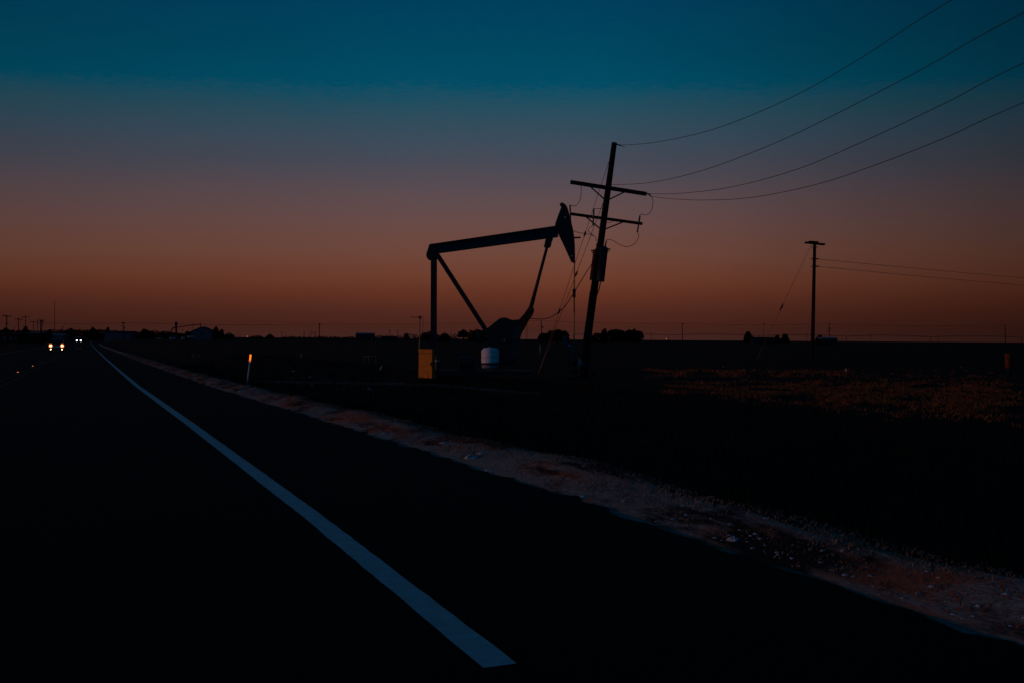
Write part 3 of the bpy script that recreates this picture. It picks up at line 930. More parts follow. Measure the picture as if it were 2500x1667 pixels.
# ------------------------------------------------------------------ trees
def tree(xl, xr, yt, Z, label, group, bushy=True, lobes=7, leafn=260, mat='leaf', flat_top=False):
    g = on_ground((xl + xr) / 2, Z); ww = (xr - xl) * Z / FPX; zt_ = P((xl + xr) / 2, yt, Z).z; h = zt_ - g.z
    t = thing("tree", label, "tree", g, group)
    b = MB(); n_ = 4
    b.tube([g - Vector((0, 0, .1)), g + Vector((.05 * h, 0, h * .3)), g + Vector((.02 * h, 0, h * .6))], [h * .045, h * .035, h * .015], 7)
    for k in range(n_):
        a = 6.28 * k / n_ + .5; q = g + Vector((.04 * h, 0, h * random.uniform(.22, .4)))
        b.tube([q, q + Vector((math.cos(a) * ww * .2, math.sin(a) * ww * .2, h * .22)), q + Vector((math.cos(a) * ww * .34, math.sin(a) * ww * .34, h * .32))], [h * .02, h * .014, h * .005], 5)
    b.build("trunk", 'bark', t)
    b = MB(); lo = -.06 if bushy else .28
    for k in range(lobes):
        fx = (k + .5) / lobes * 2 - 1; fx = max(-.8, min(.8, fx + random.uniform(-.12, .12)))
        top = 1 - (.10 if flat_top else .38) * abs(fx) ** 1.7 - random.uniform(0, .08)
        if k == lobes // 2: top = 1
        rw = ww * .5 * max(.34, 1.5 / lobes + .12); rh = h * (top - lo) / 2
        cy = random.uniform(-.3, .3) * ww * .4
        cx = fx * (ww / 2 - rw * .8)
        b.leaves(g + Vector((cx, cy, h * lo + rh)), rw, max(rw, ww * .22), rh, leafn // lobes * 5, max(.18, h * .085))
    b.build("crown", mat, t)
    return t


gT = "trees on the far field edge"
tree(526 - 8, 535, 798, 420, "tall dark tree beside the right slope of the barn roof", gT, lobes=4)
tree(532, 548, 804, 425, "shorter dark tree just right of the tall one by the barn", gT, lobes=4)
tree(544, 575, 812, 430, "low spreading tree trailing off right of the barn trees", gT)
tree(443, 471, 808, 400, "rounded dark tree hiding the left eave of the barn", gT)
tree(335, 376, 803, 410, "wide dark tree left of the grain elevator, right of the long shed", gT)
tree(258, 270, 799, 520, "pointed dark tree rising behind the long blue shed", gT, lobes=3)
tree(213, 242, 799, 540, "broad dark tree peak between the road's vanishing point and the shed", gT)
tree(162, 186, 800, 540, "rounded dark tree above the distant oncoming truck", gT)
tree(110, 128, 803, 520, "round dark tree at the foot of the radio mast", gT, lobes=4)
tree(4, 26, 799, 480, "dark tree behind the leftmost utility pole", gT)
tree(54, 70, 797, 500, "dark tree behind the slim third pole at the left", gT, lobes=4)
tree(648, 670, 815, 560, "small rounded tree right of the amber light on the horizon", gT, lobes=5)
tree(606, 648, 818, 570, "long low tree clump right beside the amber light on the horizon", gT, lobes=8)
tree(985, 999, 812, 500, "small bare-looking bush left of the antenna mast", gT, mat='leaf_pale', leafn=120, lobes=4)
tree(1024, 1073, 808, 330, "dense dark tree behind the yellow cabinet and pumpjack post", gT, flat_top=True)
tree(1068, 1103, 812, 335, "rounded dark tree right of the pumpjack post foot", gT)
tree(1117, 1143, 805, 340, "flat-crowned tree with a visible trunk left of the raking leg", gT, bushy=False, flat_top=True)
tree(1138, 1196, 803, 345, "wide dark tree mass behind the pumpjack raking leg", gT, flat_top=True, lobes=9)
tree(1311, 1345, 811, 360, "low tapering tree at the left end of the clump behind the bridle", gT)
tree(1330, 1392, 804, 362, "broad dark tree behind the hanging polished rod", gT, flat_top=True, lobes=9, leafn=380)
tree(1432, 1484, 812, 370, "low dark tree at the foot of the leaning pole", gT)
tree(1464, 1486, 802.5, 365, "rounded tree at the left of the clump right of the leaning pole", gT, lobes=4)
tree(1480, 1530, 803, 368, "middle tree of the clump right of the leaning pole", gT, flat_top=True, lobes=7, leafn=320)
tree(1520, 1573, 803.5, 366, "right-end tree of the clump right of the leaning pole", gT, flat_top=True, lobes=7, leafn=320)
tree(1816, 1838, 809, 380, "tall round tree at the left end of the low farmhouse", gT, lobes=4)
tree(1888, 1906, 818, 382, "small round tree at the right end of the low farmhouse", gT, lobes=4)
tree(1905, 1927, 815, 384, "larger round tree right of the low farmhouse", gT, lobes=4)
tree(1989, 2011, 817, 384, "dark round bush just right of the thin right-hand pole", gT, lobes=4)

# the wood along the far left horizon reads as one mass
sk = [(-30, 806), (0, 805), (10, 803), (30, 807), (50, 807), (70, 806), (100, 809), (120, 806), (140, 805), (165, 806), (190, 805), (208, 807), (235, 805),
      (255, 806), (285, 807), (305, 808), (320, 812), (332, 817), (342, 811), (360, 807), (380, 809), (410, 810), (430, 813), (445, 814)]


def sky_y(x):
    for (x0, y0), (x1, y1) in zip(sk, sk[1:]):
        if x <= x1: return y0 + (y1 - y0) * (x - x0) / (x1 - x0)
    return 815


b = MB(); x = -30.0
while x < 445:
    Z = random.uniform(560, 640); g = on_ground(x, Z); h = P(x, sky_y(x) + random.uniform(0, 2.5), Z).z - g.z
    b.leaves(g + Vector((0, 0, h * .5)), random.uniform(1.3, 2.4), 2.2, h * .60, 70, .6); x += random.uniform(2.0, 4.2)
tag(b.build("distant_woods", 'leaf'), "dark line of distant trees along the left horizon", "trees", kind="stuff")
b = MB(); x = 690.0
while x < 1115:
    Z = random.uniform(620, 700); g = on_ground(x, Z); h = max(.8, P(x, (816.5 if x > 985 else 819 if x > 915 else 822) + random.uniform(-1.5, 2.0), Z).z - g.z)
    b.leaves(g + Vector((0, 0, h * .5)), random.uniform(1.0, 2.0), 2.0, h * .55, 34, .42); x += random.uniform(2.5, 5)
tag(b.build("distant_brush", 'leaf'), "thin dark brush along the horizon left of the yellow cabinet", "brush", kind="stuff")


# ------------------------------------------------------------------ far buildings
def shed(xl, xr, ye, yr, Z, label, wall, roof, depth=9.0, windows=(), doors=(), gable=False, cat="building", name="shed"):
    gl, gr_ = on_ground(xl, Z), on_ground(xr, Z); z0 = min(gl.z, gr_.z) - .1
    ze = P((xl + xr) / 2, ye, Z).z; zr_ = P((xl + xr) / 2, yr, Z + (depth / 2 if not gable else 0)).z
    x0, x1 = gl.x, gr_.x; xm = (x0 + x1) / 2
    t = thing(name, label, cat, (xm, Z, z0))
    b = MB()
    if gable:
        prof_ = [(x0, 0, z0), (x1, 0, z0), (x1, 0, ze), (xm, 0, zr_), (x0, 0, ze)]; b.prism(prof_, Z, Z + depth)
    else:
        b.box((xm, Z + depth / 2, (z0 + ze) / 2), (x1 - x0, depth, ze - z0))
    b.build("wall", wall, t)
    b = MB(); e = .25
    if gable:
        for sgn in (-1, 1):
            xe = x0 - e if sgn < 0 else x1 + e
            zz = ze - (zr_ - ze) * e / (xm - x0)
            b.add([(xe, Z - e, zz + .03), (xm, Z - e, zr_ + .03), (xm, Z + depth + e, zr_ + .03), (xe, Z + depth + e, zz + .03),
                   (xe, Z - e, zz + .15), (xm, Z - e, zr_ + .17), (xm, Z + depth + e, zr_ + .17), (xe, Z + depth + e, zz + .15)],
                  [(0, 3, 2, 1), (4, 5, 6, 7), (0, 1, 5, 4), (1, 2, 6, 5), (2, 3, 7, 6), (3, 0, 4, 7)])
    else:
        pr = [(Z - e, ze + .02), (Z + depth + e, ze + .02), (Z + depth / 2, zr_ + .02)]
        vs = [(x0 - e, y, z) for y, z in pr] + [(x1 + e, y, z) for y, z in pr]
        b.add(vs, [(0, 1, 2), (5, 4, 3), (0, 3, 4, 1), (1, 4, 5, 2), (2, 5, 3, 0)])
    b.build("roof", roof, t)
    for nm, lst, mt_ in (("window", windows, 'glass'), ("door", doors, 'white_wall')):
        for (fx, fz, fw, fh) in lst:
            b = MB(); b.box((x0 + (x1 - x0) * fx, Z - .05, z0 + (ze - z0) * fz), (fw, .10, fh)); b.build(nm, mt_, t)
    return t


gBd = "farm buildings along the far left"
W3 = ((.2, .6, 1.2, .9), (.5, .6, 1.2, .9), (.8, .6, 1.2, .9))
for o_ in (
    shed(256, 320, 812.5, 808.5, 430, "long pale blue shed with a dark roof right of the road's vanishing point", 'shed_wall', 'dark_roof', 10, (), ((.66, .36, 2.2, 2.2), (.93, .36, 1.0, 2.0))),
    shed(100, 138, 817.5, 814.5, 470, "long low shed with a bluish roof left of the oncoming truck", 'shed_wall', 'shed_roof', 14, ((.3, .6, 1.2, .8), (.6, .6, 1.2, .8))),
    shed(137, 156, 819, 815, 400, "small pale trailer right of the long low shed", 'white_wall', 'shed_roof', 4, ((.3, .6, .7, .6), (.7, .6, .7, .6)), name="trailer_home"),
    shed(66, 99, 813, 811, 455, "dark building with a thin pale roof edge behind the left poles", 'dark_wall', 'shed_roof', 12, (), ((.1, .4, .5, 1.9),)),
    shed(-14, 44, 816, 812.5, 440, "dark farmhouse with pale doors and windows at the left frame edge", 'dark_wall', 'dark_roof', 10, (), ((.44, .45, .9, 2.0), (.72, .55, 1.1, 1.2), (.89, .55, .9, 1.0))),
    shed(462, 521, 811.5, 798.5, 470, "barn with a wide pointed gable roof under the grain conveyor", 'shed_wall', 'dark_roof', 7, ((.5, .9, 1.0, .8),), (), gable=True, name="barn"),
    shed(868, 910, 815.3, 812.6, 520, "small dark flat building with a bluish roof on the horizon left of the antenna mast", 'dark_wall', 'shed_roof', 8, W3, ((.95, .35, .8, 1.8),), name="field_building"),
    shed(1837, 1891, 825.6, 823, 376, "low dark farmhouse between two round trees on the right horizon", 'dark_wall', 'dark_roof', 7, W3, ((.03, .4, .8, 1.7),), name="farmhouse"),
    shed(2008, 2045, 826.8, 823.5, 378, "low pale blue shed right of the thin right-hand pole", 'dark_wall', 'shed_roof', 7, ((.6, .6, .9, .7),), name="shed"),
    shed(930, 965, 822.5, 820.5, 560, "low dark shed behind thin brush on the horizon", 'dark_wall', 'dark_roof', 7, ((.5, .6, .9, .6),), name="shed"),
    shed(1376, 1386, 821.5, 819.5, 330, "little pale shed at the right foot of the broad tree behind the polished rod", 'white_wall', 'dark_roof', 4, ((.6, .6, .5, .5),), name="shed"),
    shed(1163, 1182, 812, 808.5, 325, "small pale-doored house under trees beside the raking leg", 'dark_wall', 'dark_roof', 5, (), ((.12, .75, .42, 1.5),), name="farmhouse"),
): o_['group'] = gBd

# grain elevator and conveyor by the barn
ZE = 455.0
ge = thing("grain_elevator", "narrow grain elevator tower with a long sloping conveyor to the barn roof", "grain elevator", on_ground(430, ZE))
g = Vector(ge.location)
b = MB(); tz = P(430.5, 787.5, ZE).z; b.box((g.x, ZE, (g.z + tz) / 2), (.62, .7, tz - g.z)); b.box((g.x, ZE, tz - .6), (.95, 1.0, 1.6)); b.build("tower", 'steel_dark', ge)
b = MB(); a_, c_ = P(421, 801, ZE), P(491, 791, ZE); b.bar(a_, c_, .32, .5)
for k in range(24):
    q = a_ + (c_ - a_) * (k / 24); b.bar(q, q + Vector((.2, 0, .3)), .06, .06)
b.build("conveyor", 'rust', ge)
for p1, p2 in (((489.5, 791), (489.5, 800)), ((445, 798), (445, 808)), ((471, 794), (471, 806))):
    b = MB(); b.bar(P(*p1, ZE), P(*p2, ZE), .25 if p1[0] > 480 else .08, .25); b.build("support", 'rust', ge)
b = MB(); b.bar(P(429, 797, ZE), P(418, 807, ZE), .35, .4); b.bar(P(418, 806, ZE), on_ground(418, ZE), .5, .5); b.build("spout", 'rust', ge)

# parked pale vehicles/tanks in the farmyard
for x_, y_, w_, h_, lab in ((422, 826.5, 2.2, .8, "low pale trailer in the farmyard left of the elevator foot"), (447.5, 826.5, 1.1, 1.2, "small pale tank in the farmyard right of the elevator foot"),
                            (466, 823, 2.4, .9, "pale flatbed load in the farmyard under the barn"), (389, 826.5, 2.0, .5, "flat pale trough in the dark yard left of the elevator")):
    Z = 330; c_ = P(x_, y_, Z); t = thing("farm_tank", lab, "tank", Vector((c_.x, Z, H(c_.x, Z))), "pale things in the farmyard")
    b = MB(); b.lathe(c_ + Vector((-w_ / 2, 0, 0)), [(h_ * .3, 0), (h_ * .48, .1), (h_ * .5, .3), (h_ * .5, w_ - .3), (h_ * .48, w_ - .1), (h_ * .3, w_)], 14, (1, 0, 0)); b.build("shell", 'poly_low', t)
    for k in (-.3, .3):
        b = MB(); q = c_ + Vector((k * w_, 0, 0)); b.bar(Vector((q.x, Z, H(q.x, Z))), q, .15, .5); b.build("leg", 'dark_wall', t)


# ------------------------------------------------------------------ distant poles and wires
def far_pole(xt, yt, xb, Z, label, group, arms=(), wpx=3.0, extras=(), twin=False):
    g = on_ground(xb, Z); t = thing("utility_pole", label, "utility pole", g, group); s_ = Z / FPX
    b = MB(); b.tube([g, P(xt, yt, Z)], [wpx * s_ * .55, wpx * s_ * .42], 8); b.build("shaft", 'wood', t)
    for (xa, ya, xb_, yb_, th) in arms:
        b = MB(); b.bar(P(xa, ya, Z - .2), P(xb_, yb_, Z - .2), th * s_, .14); b.build("crossarm", 'wood', t)
        if th > 1.5:
            for sgn, xe in ((-1, xa), (1, xb_)):
                b = MB(); b.bar(P(xt + (xe - xt) * .62, (ya + yb_) / 2, Z - .25), P(xt, (ya + yb_) / 2 + 4.0, Z - .2), .6 * s_, .05); b.build("brace", 'steel_dark', t)
        for k in (.04, .3, .7, .96):
            b = MB(); q = P(xa + (xb_ - xa) * k, ya + (yb_ - ya) * k, Z - .2); b.lathe(q, [(.03, 0), (.07, .1), (.07, .2), (.04, .28)], 6); b.build("insulator", 'porc', t)
    for (xe, ye, r, h) in extras:
        b = MB(); q = P(xe, ye, Z - .3); b.lathe(q - Vector((0, 0, h / 2)), [(r * .9, 0), (r, .05), (r, h - .05), (r * .5, h)], 10); b.build("transformer", 'tin', t)
    return t


gL = "utility poles along the left side of the road"
far_pole(16.3, 770, 16, 260, "leftmost utility pole, tall with a wide braced crossarm", gL, ((5, 770.5, 29, 773, 1.8), (13, 791, 20.5, 791.3, .8)), 2.6)
far_pole(45.5, 776.5, 45, 290, "second utility pole from the left with a crossarm below its tip", gL, ((36, 779.5, 56, 780.5, 1.4),), 2.2)
far_pole(62.3, 770, 62, 330, "third pole from the left, slimmest with the crossarm near its tall tip", gL, ((53, 774, 72, 775, 1.2), (57, 799, 66, 798.5, .9)), 1.8)
far_pole(81.5, 784, 80.5, 380, "fourth pole from the left, short with a wide crossarm", gL, ((73, 786, 89, 786.5, 1.2),), 1.6)
far_pole(91.6, 782, 92, 395, "thin bare pole just left of the doubled thick poles", gL, ((91.5, 782.5, 97, 782.2, 1.0), (88, 789.5, 97, 789.5, .9)), 1.5)
t = far_pole(99, 781.5, 99, 370, "left one of the doubled thick poles sharing a heavy crossarm", gL, ((95.5, 782, 108.5, 783, 2.0), (102, 788.5, 108, 788, .9), (102, 794, 106, 794, 1.0)), 2.4)
far_pole(102.2, 782, 102, 371, "right one of the doubled thick poles under the heavy crossarm", gL, ((99.5, 787, 104.5, 787.5, 1.0),), 2.4)
far_pole(34.7, 798, 34.7, 650, "tiny far pole between the first and second poles at the left", gL, ((32.5, 798.6, 37.5, 798.6, .9),), 1.0)
far_pole(153.8, 798, 153.8, 640, "tiny far pole with a short arm right of the radio mast", gL, ((151.5, 798.8, 156, 798.8, 1.4),), 1.2)
gF = "utility poles crossing the far field"
far_pole(301, 787.5, 301.5, 430, "far pole above the long blue shed with two transformers", gF, ((296, 788.6, 306, 788.6, 1.8),), 2.2, ((303.3, 801, .35, .9), (297.3, 796, .22, .6)))
far_pole(779.5, 789, 780, 450, "lone dark pole on the horizon between delineator and antenna mast", gF, ((778.2, 791.8, 783, 792.2, 1.6),), 2.2)
far_pole(1321.5, 782, 1322, 440, "far pole with a small transformer right of the crank", gF, ((1319, 792.5, 1323.5, 792.8, .8),), 2.2, ((1325, 799, .32, .8),))
far_pole(1665.5, 788.5, 1666, 455, "bare far pole between the leaning pole and the farmhouse", gF, ((1664.5, 790.5, 1668, 791, 1.4),), 2.0)
far_pole(2024, 790.5, 2025.5, 455, "far pole right of the thin right-hand pole with a transformer", gF, ((2023, 792, 2027, 792.5, 1.0),), 2.0, ((2026.5, 802.5, .3, .8), (2021.5, 809, .22, .6)))
far_pole(2453.5, 793, 2455, 455, "far bare pole near the right frame edge", gF, (), 2.0)
far_pole(1864.5, 791, 1864.8, 420, "very thin T-topped mast above the low farmhouse", gF, ((1862.5, 791.6, 1867, 791.6, 1.0),), .9)
far_pole(1286.5, 788, 1286.5, 300, "thin reddish pole just right of the counterweight", gF, (), 1.2)
gS = "small thin poles along the horizon"
for xt, yt, Z, wp, arms, lab in ((575.5, 811, 560, .8, (), "thin short pole right of the low trailing barn tree"), (583, 810.5, 565, .9, (), "thin short pole left of the horizon's amber light"),
                                 (688, 808.5, 560, 1.2, (), "single thin pole left of the small switchyard"), (742.5, 808, 540, 1.5, (), "pole at the left end of the small switchyard"),
                                 (754.5, 807.5, 545, 1.0, (), "left post of the switchyard frame"), (759.5, 808, 545, 1.0, ((759, 814, 770, 814, .8), (759, 810.5, 770.5, 811, .5)), "middle post of the switchyard frame carrying its bar"),
                                 (770, 808, 545, 1.1, (), "right post of the switchyard frame"), (951.5, 807, 560, 1.2, ((949.5, 807.8, 954, 807.8, .9),), "left of two small T-topped poles on the brush horizon"),
                                 (971.5, 807, 560, 1.2, ((969, 807.6, 974, 807.6, 1.1),), "right of two small T-topped poles on the brush horizon"), (874, 807.5, 540, .9, (), "thin pole on the small dark flat building"),
                                 (1101.5, 808, 520, 1.0, (), "thin pole right of the tree at the pumpjack post"), (1970.5, 813.5, 600, .9, (), "thin post left of the thin right-hand pole"),
                                 (1590.5, 811.5, 560, .9, (), "thin post right of the tree clump by the leaning pole"), (2126.5, 815.5, 600, .9, (), "thin post crossing the irrigation line, left one"),
                                 (2290.5, 818, 600, .9, (), "thin post crossing the irrigation line, right one"), (2055, 824, 500, .8, (), "short stub post right of the pale blue shed")):
    far_pole(xt, yt, xt, Z, lab, gS, arms, wp)
# radio mast
rm0 = on_ground(133, 900)
rm = thing("radio_mast", "very tall thin lattice radio mast above the trees at left", "radio mast", rm0)
b = MB(); tp = P(133.5, 729, 900)
for k in range(3):
    a = 2.09 * k; o_ = Vector((math.cos(a) * .22, math.sin(a) * .22, 0)); b.tube([rm0 + o_, tp + o_ * .8 - Vector((0, 0, 3))], .07, 5)
b.tube([tp - Vector((0, 0, 5)), tp], .06, 5)
for k in range(30):
    z = rm0.z + (tp.z - 4 - rm0.z) * k / 30
    b.bar((rm0.x - .2, rm0.y, z), (rm0.x + .2, rm0.y, z + .8), .08, .08)
b.build("lattice", 'rust', rm)
# far wires strung pole to pole
PTS = [((301, 788), 430), ((779.5, 791.5), 450), ((1321.5, 783), 440), ((1665.5, 789.5), 455), ((2024, 791), 455), ((2453.5, 793.5), 455)]
nm = ["faint far wire from the shed pole to the lone horizon pole", "faint far wire from the lone horizon pole past the pumpjack post", "faint far wire from the crank-side far pole behind the leaning pole",
      "faint far wire between the bare far pole and the transformer pole", "faint far wire running to the rightmost far pole"]
for k in range(5):
    (p0, Z0), (p1, Z1) = PTS[k], PTS[k + 1]; pts = []
    for i in range(13):
        t = i / 12; pts.append(P(p0[0] + (p1[0] - p0[0]) * t, p0[1] + (p1[1] - p0[1]) * t + 3.5 * 4 * t * (1 - t), Z0 + (Z1 - Z0) * t))
    b = MB(); b.tube(pts, .045, 4); tag(b.build("overhead_wire", 'wire', origin=pts[0]), nm[k], "wire", "faint far wires along the horizon")
pts = []
for i in range(13):
    t = i / 12; pts.append(P(104 + (301 - 104) * t, 787 + t * 1.5 + 3.5 * 4 * t * (1 - t), 370 + 60 * t))
b = MB(); b.tube(pts, .04, 4); tag(b.build("overhead_wire", 'wire', origin=pts[0]), "faint far wire from the doubled left poles to the shed pole", "wire", "faint far wires along the horizon")

# ------------------------------------------------------------------ centre-pivot irrigation line
ZI = 620.0
iv0 = on_ground(2070, ZI)
iv = thing("irrigation_pivot", "long low irrigation line of arched pipe spans and wheeled towers on the right horizon", "irrigation machine", iv0)
TW = [1400, 1500, 1632, 1855, 2066, 2272, 2494, 2700]
for k, x_ in enumerate(TW):
    yh = 823.2 + .0066 * (x_ - 600) - 11.8
    tp_ = P(x_, yh, ZI); g0 = on_ground(x_, ZI)
    b = MB()
    for q in (-1.8, 1.8): b.bar(tp_, Vector((g0.x + .2 * q, ZI + q, g0.z + .6)), .16, .16)
    b.bar(Vector((g0.x, ZI - 1.9, g0.z + .6)), Vector((g0.x, ZI + 1.9, g0.z + .6)), .18, .18, (0, 0, 1)); tw = b.build("tower", 'rust', iv)
    for q in (-1.9, 1.9):
        b = MB(); b.lathe(Vector((g0.x - .15, ZI + q, g0.z + .55)), [(.5, 0), (.55, .1), (.55, .2), (.5, .3)], 12, (1, 0, 0)); b.build("wheel", 'rubber', tw)
    if k < len(TW) - 1:
        x2 = TW[k + 1]; y2 = 823.2 + .0066 * (x2 - 600) - 11.8; pts = []; low = []
        for i in range(17):
            t = i / 16; pts.append(P(x_ + (x2 - x_) * t, yh + (y2 - yh) * t - 3.6 * 4 * t * (1 - t) * min(1, (x2 - x_) / 210), ZI))
            low.append(P(x_ + (x2 - x_) * t, yh + (y2 - yh) * t - .6 * 4 * t * (1 - t), ZI))
        b = MB(); b.tube(pts, .13, 5); b.tube(low, .03, 4)
        for i in range(1, 16): b.bar(pts[i], low[i], .05, .05)
        b.build("pipe_span", 'rust', iv)


# ------------------------------------------------------------------ vehicles
def local(mb_f, name, mat, parent, rot, loc):
    mb = MB(); mb_f(mb)
    mm = Matrix.Rotation(rot, 3, 'Z')
    mb.v = [tuple(Vector(loc) + mm @ Vector(v)) for v in mb.v]
    return mb.build(name, mat, parent)


def xprism(mb, poly, hw, taper=None):
    """side profile (y, z) extruded across x"""
    n = len(poly)
    vs = [(-(hw if taper is None else taper[i]), y, z) for i, (y, z) in enumerate(poly)] + [((hw if taper is None else taper[i]), y, z) for i, (y, z) in enumerate(poly)]
    fs = [tuple(range(n)), tuple(range(2 * n - 1, n - 1, -1))] + [(i, n + i, n + (i + 1) % n, (i + 1) % n) for i in range(n)]
    mb.add(vs, fs)


ROT = TH + math.pi
# oncoming pickup
q = P(138.5, 843.7, 146); s0, a0 = road_sa(q.x, q.y); px_, py_ = road_xy(s0 + 1.0, a0); pl = Vector((px_, py_, H(px_, py_) + .03))
pk = thing("pickup_truck", "oncoming dark pickup with bright warm headlights and fog lamps in the far lane", "pickup", pl)
body = [(2.65, .45), (2.72, .62), (2.68, .95), (2.55, 1.08), (1.30, 1.18), (-2.75, 1.18), (-2.80, .55), (-2.7, .42)]
local(lambda m: xprism(m, body, .98), "body", 'car', pk, ROT, pl)
local(lambda m: xprism(m, [(1.25, 1.18), (.55, 1.82), (.3, 1.88), (-.9, 1.88), (-1.05, 1.2)], .9, [.92, .74, .72, .72, .92]), "cab", 'car', pk, ROT, pl)
local(lambda m: m.add([(-.84, 1.22, 1.24), (.84, 1.22, 1.24), (.70, .60, 1.80), (-.70, .60, 1.80)], [(0, 1, 2, 3)]), "windshield", 'glass', pk, ROT, pl)
local(lambda m: m.box((0, .53, 1.885), (1.36, .10, .03)), "roof_edge_highlight", 'chrome', pk, ROT, pl)  # chrome strip added as the highlight along the windshield's upper edge
local(lambda m: m.box((0, 2.72, .8), (1.0, .05, .30)), "grille", 'chrome', pk, ROT, pl)
local(lambda m: m.box((0, 2.78, .5), (1.9, .10, .16)), "bumper", 'steel_dark', pk, ROT, pl)
for sx_ in (-.76, .76):
    hl = local(lambda m: m.box((sx_, 2.70, .93), (.25, .07, .19)), "headlight", 'beacon_warm', pk, ROT, pl)
    local(lambda m: m.lathe((sx_, 2.69, .93), [(.27, 0), (.27, .03), (.20, .035)], 20, (0, 1, 0)), "headlight_halo", 'halo_warm', hl, ROT, pl)  # glowing ring added as the headlight's halo, not a part of the lamp
    local(lambda m: m.box((sx_, 2.68, 1.235), (.26, .07, .05)), "turn_signal", 'amber', pk, ROT, pl)
    local(lambda m: m.lathe((sx_ * .98, 2.80, .44), [(.075, 0), (.075, .05)], 14, (0, 1, 0)), "fog_lamp", 'beacon_warm', pk, ROT, pl)
    for yy in (1.75, -1.8):
        wh_ = local(lambda m: m.lathe((sx_ * 1.12 - .13, yy, .38), [(.3, 0), (.38, .03), (.38, .22), (.3, .25)], 20, (1, 0, 0)), "wheel", 'rubber', pk, ROT, pl)
        local(lambda m: m.lathe((sx_ * 1.12 - .135, yy, .38), [(.2, 0), (.2, .26)], 14, (1, 0, 0)), "rim", 'chrome', wh_, ROT, pl)
    local(lambda m: m.box((sx_ * 1.42, .95, 1.3), (.22, .1, .2)), "mirror", 'car', pk, ROT, pl)
local(lambda m: m.lathe((1.18, 1.0, 1.25), [(.04, 0), (.04, .03)], 8, (0, 1, 0)), "marker_lamp", 'red_lamp', pk, ROT, pl)

# oncoming lorry far behind
q = P(192.2, 831, 430); s0, a0 = road_sa(q.x, q.y); px_, py_ = road_xy(s0 + 2, a0); pl = Vector((px_, py_, H(px_, py_) + .03))
lr = thing("semi_truck", "far oncoming lorry with two small white headlights and roof lamps", "truck", pl)
local(lambda m: xprism(m, [(3.0, .5), (3.1, .8), (3.0, 1.45), (1.9, 1.6), (1.5, 2.55), (-1.0, 2.75), (-1.0, .6)], 1.15), "cab", 'truck', lr, ROT, pl)
local(lambda m: m.box((0, -7.5, 2.1), (2.4, 12.0, 2.4)), "trailer", 'truck', lr, ROT, pl)
local(lambda m: m.add([(-.95, 1.93, 1.64), (.95, 1.93, 1.64), (.9, 1.57, 2.45), (-.9, 1.57, 2.45)], [(0, 1, 2, 3)]), "windshield", 'glass', lr, ROT, pl)
for sx_ in (-.77, .77):
    local(lambda m: m.lathe((sx_, 3.1, 1.08), [(.21, 0), (.22, .04), (.15, .08)], 16, (0, 1, 0)), "headlight", 'beacon_white', lr, ROT, pl)
    for yy in (2.0, -4.5, -11):
        wh_ = local(lambda m: m.lathe((sx_ * 1.3 - .15, yy, .5), [(.42, 0), (.5, .04), (.5, .26), (.42, .3)], 18, (1, 0, 0)), "wheel", 'rubber', lr, ROT, pl)
for k in (-.8, -.4, 0, .4, .8):
    local(lambda m: m.box((k, 1.52, 2.58), (.10, .08, .06)), "roof_lamp", 'red_lamp', lr, ROT, pl)
# two pale domes added in place of the lorry headlights' reflections in the road
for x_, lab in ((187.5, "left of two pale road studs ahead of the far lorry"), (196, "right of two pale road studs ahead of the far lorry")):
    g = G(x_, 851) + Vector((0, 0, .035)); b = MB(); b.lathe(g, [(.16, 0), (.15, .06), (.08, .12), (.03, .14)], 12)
    tag(b.build("road_glint_stud", 'galv', origin=g), lab, "road stud", "modelled headlight reflections ahead of the lorry")

# ------------------------------------------------------------------ lamps on the horizon
for x_, y_, Z, r, lab in ((603.6, 821.5, 600, .22, "amber yard lamp glowing on the horizon left of the low tree clump"), (1627, 827.3, 600, .22, "amber lamp glowing at the foot of the irrigation line")):
    g = on_ground(x_, Z); c_ = P(x_, y_, Z); t = thing("yard_lamp", lab, "lamp", g, "amber lamps on the horizon")
    b = MB(); b.tube([g, c_], .07, 6); b.build("pole", 'wood', t)
    b = MB(); ball(b, c_, r, 10); b.build("lamp_head", 'amber', t)

# ------------------------------------------------------------------ odds and ends in the field
g = G(2462, 903); Zb = g.y; k = Zb / FPX
br = thing("barrel", "dull orange tapered barrel standing in the dark field near the right edge", "barrel", g)
hB = P(2462, 862, Zb).z - g.z; z0 = P(2462, 899, Zb).z - g.z
b = MB(); b.lathe(g + Vector((0, 0, z0)), [(6.6 * k, 0), (7.2 * k, .04), (7.6 * k, (hB - z0) * .45), (8.6 * k, (hB - z0) * .8), (9.0 * k, hB - z0 - .02), (8.4 * k, hB - z0)], 24); b.build("shell", 'orange', br)
b = MB(); b.lathe(g, [(9 * k, 0), (9 * k, z0 * .6), (6.4 * k, z0)], 20); b.build("base", 'rubber', br)


def stake(p1, p2, r, mat, lab, name="stake", cat="stake"):
    g = G(*p2); a = P(*p1, g.y); b = MB(); b.tube([g - Vector((0, 0, .05)), (g + a) / 2, a], [r, r * .95, r * .9], 8)
    tag(b.build(name, mat, origin=g), lab, cat)


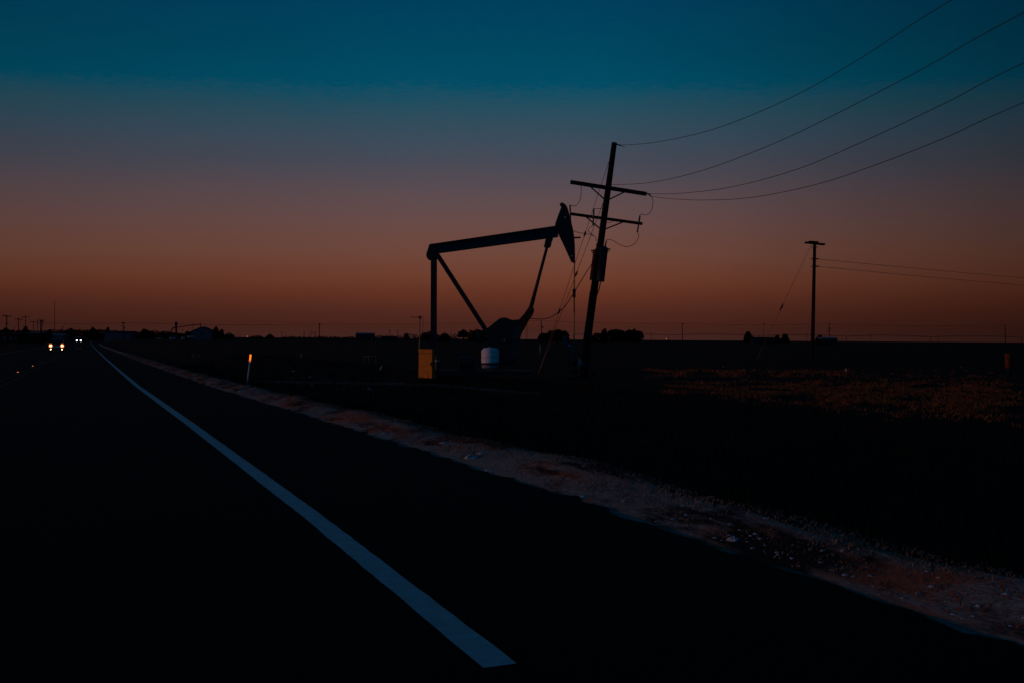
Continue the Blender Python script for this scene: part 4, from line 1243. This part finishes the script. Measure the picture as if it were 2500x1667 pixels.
stake((735.5, 864), (735, 872), .035, 'galv', "short white stake in the dark field right of the delineator", )
stake((796.5, 855), (797.5, 884), .02, 'rust', "tall thin rusty stake left of the pipe frame")
stake((803, 880), (804, 893), .025, 'rust', "short rusty stake leaning near the tall thin one")
stake((933, 892), (927, 903), .03, 'galv', "pale slanting stake right of the pipe frame")
stake((2065, 899), (2066, 910), .03, 'galv', "lone pale stub post in the right field")
stake((1318.5, 841), (1318, 862), .03, 'galv', "thin pale post behind the guy-wire guard")
pf0 = G(903, 885); pf = thing("pipe_gate", "low faint pipe frame standing in the field left of the cabinet", "pipe frame", pf0)
Z = pf0.y
for x_ in (888.5, 900, 918):
    b = MB(); b.tube([Vector((P(x_, 870, Z).x, Z, H(P(x_, 870, Z).x, Z))), P(x_, 869.5, Z)], .022, 6); b.build("post", 'grey_grass', pf)
b = MB(); b.tube([P(888.5, 869.5, Z), P(918.5, 868.5, Z)], .026, 6); b.build("rail", 'grey_grass', pf)
for x_, y_, r, lab in ((716, 907, .07, "pale curved scrap lying in the field right of the delineator"), (757, 921, .06, "pale scrap on the far side of the dirt track"),
                       (761, 942, .05, "small pale stone below the dirt track"), (900, 950, .06, "pale stone on the near side of the track toward the cabinet")):
    g = G(x_, y_); b = MB(); stone(b, (g.x, g.y, g.z + r * .4), r); tag(b.build("stone", 'rock', origin=g), lab, "stone", "pale scraps and stones in the field")
# two pale weeds by the road far left
for x_, lab in ((471, "pale dead weed stalk in the field beyond the verge, left of a smaller one"), (485, "smaller pale weed stalk right beside the larger one beyond the verge")):
    g = G(x_, 874); b = MB(); hh_ = .42 if x_ < 480 else .28
    for _ in range(14):
        a = random.uniform(0, 6.28); l = random.uniform(.05, .22)
        b.tube([g, g + Vector((math.cos(a) * l * .5, math.sin(a) * l * .5, hh_ * .6)), g + Vector((math.cos(a) * l, math.sin(a) * l, hh_ * random.uniform(.7, 1.1)))], [.012, .010, .006], 4)
    tag(b.build("weed_plant", 'grey_grass', origin=g), lab, "weed", "pale weed stalks beyond the verge")
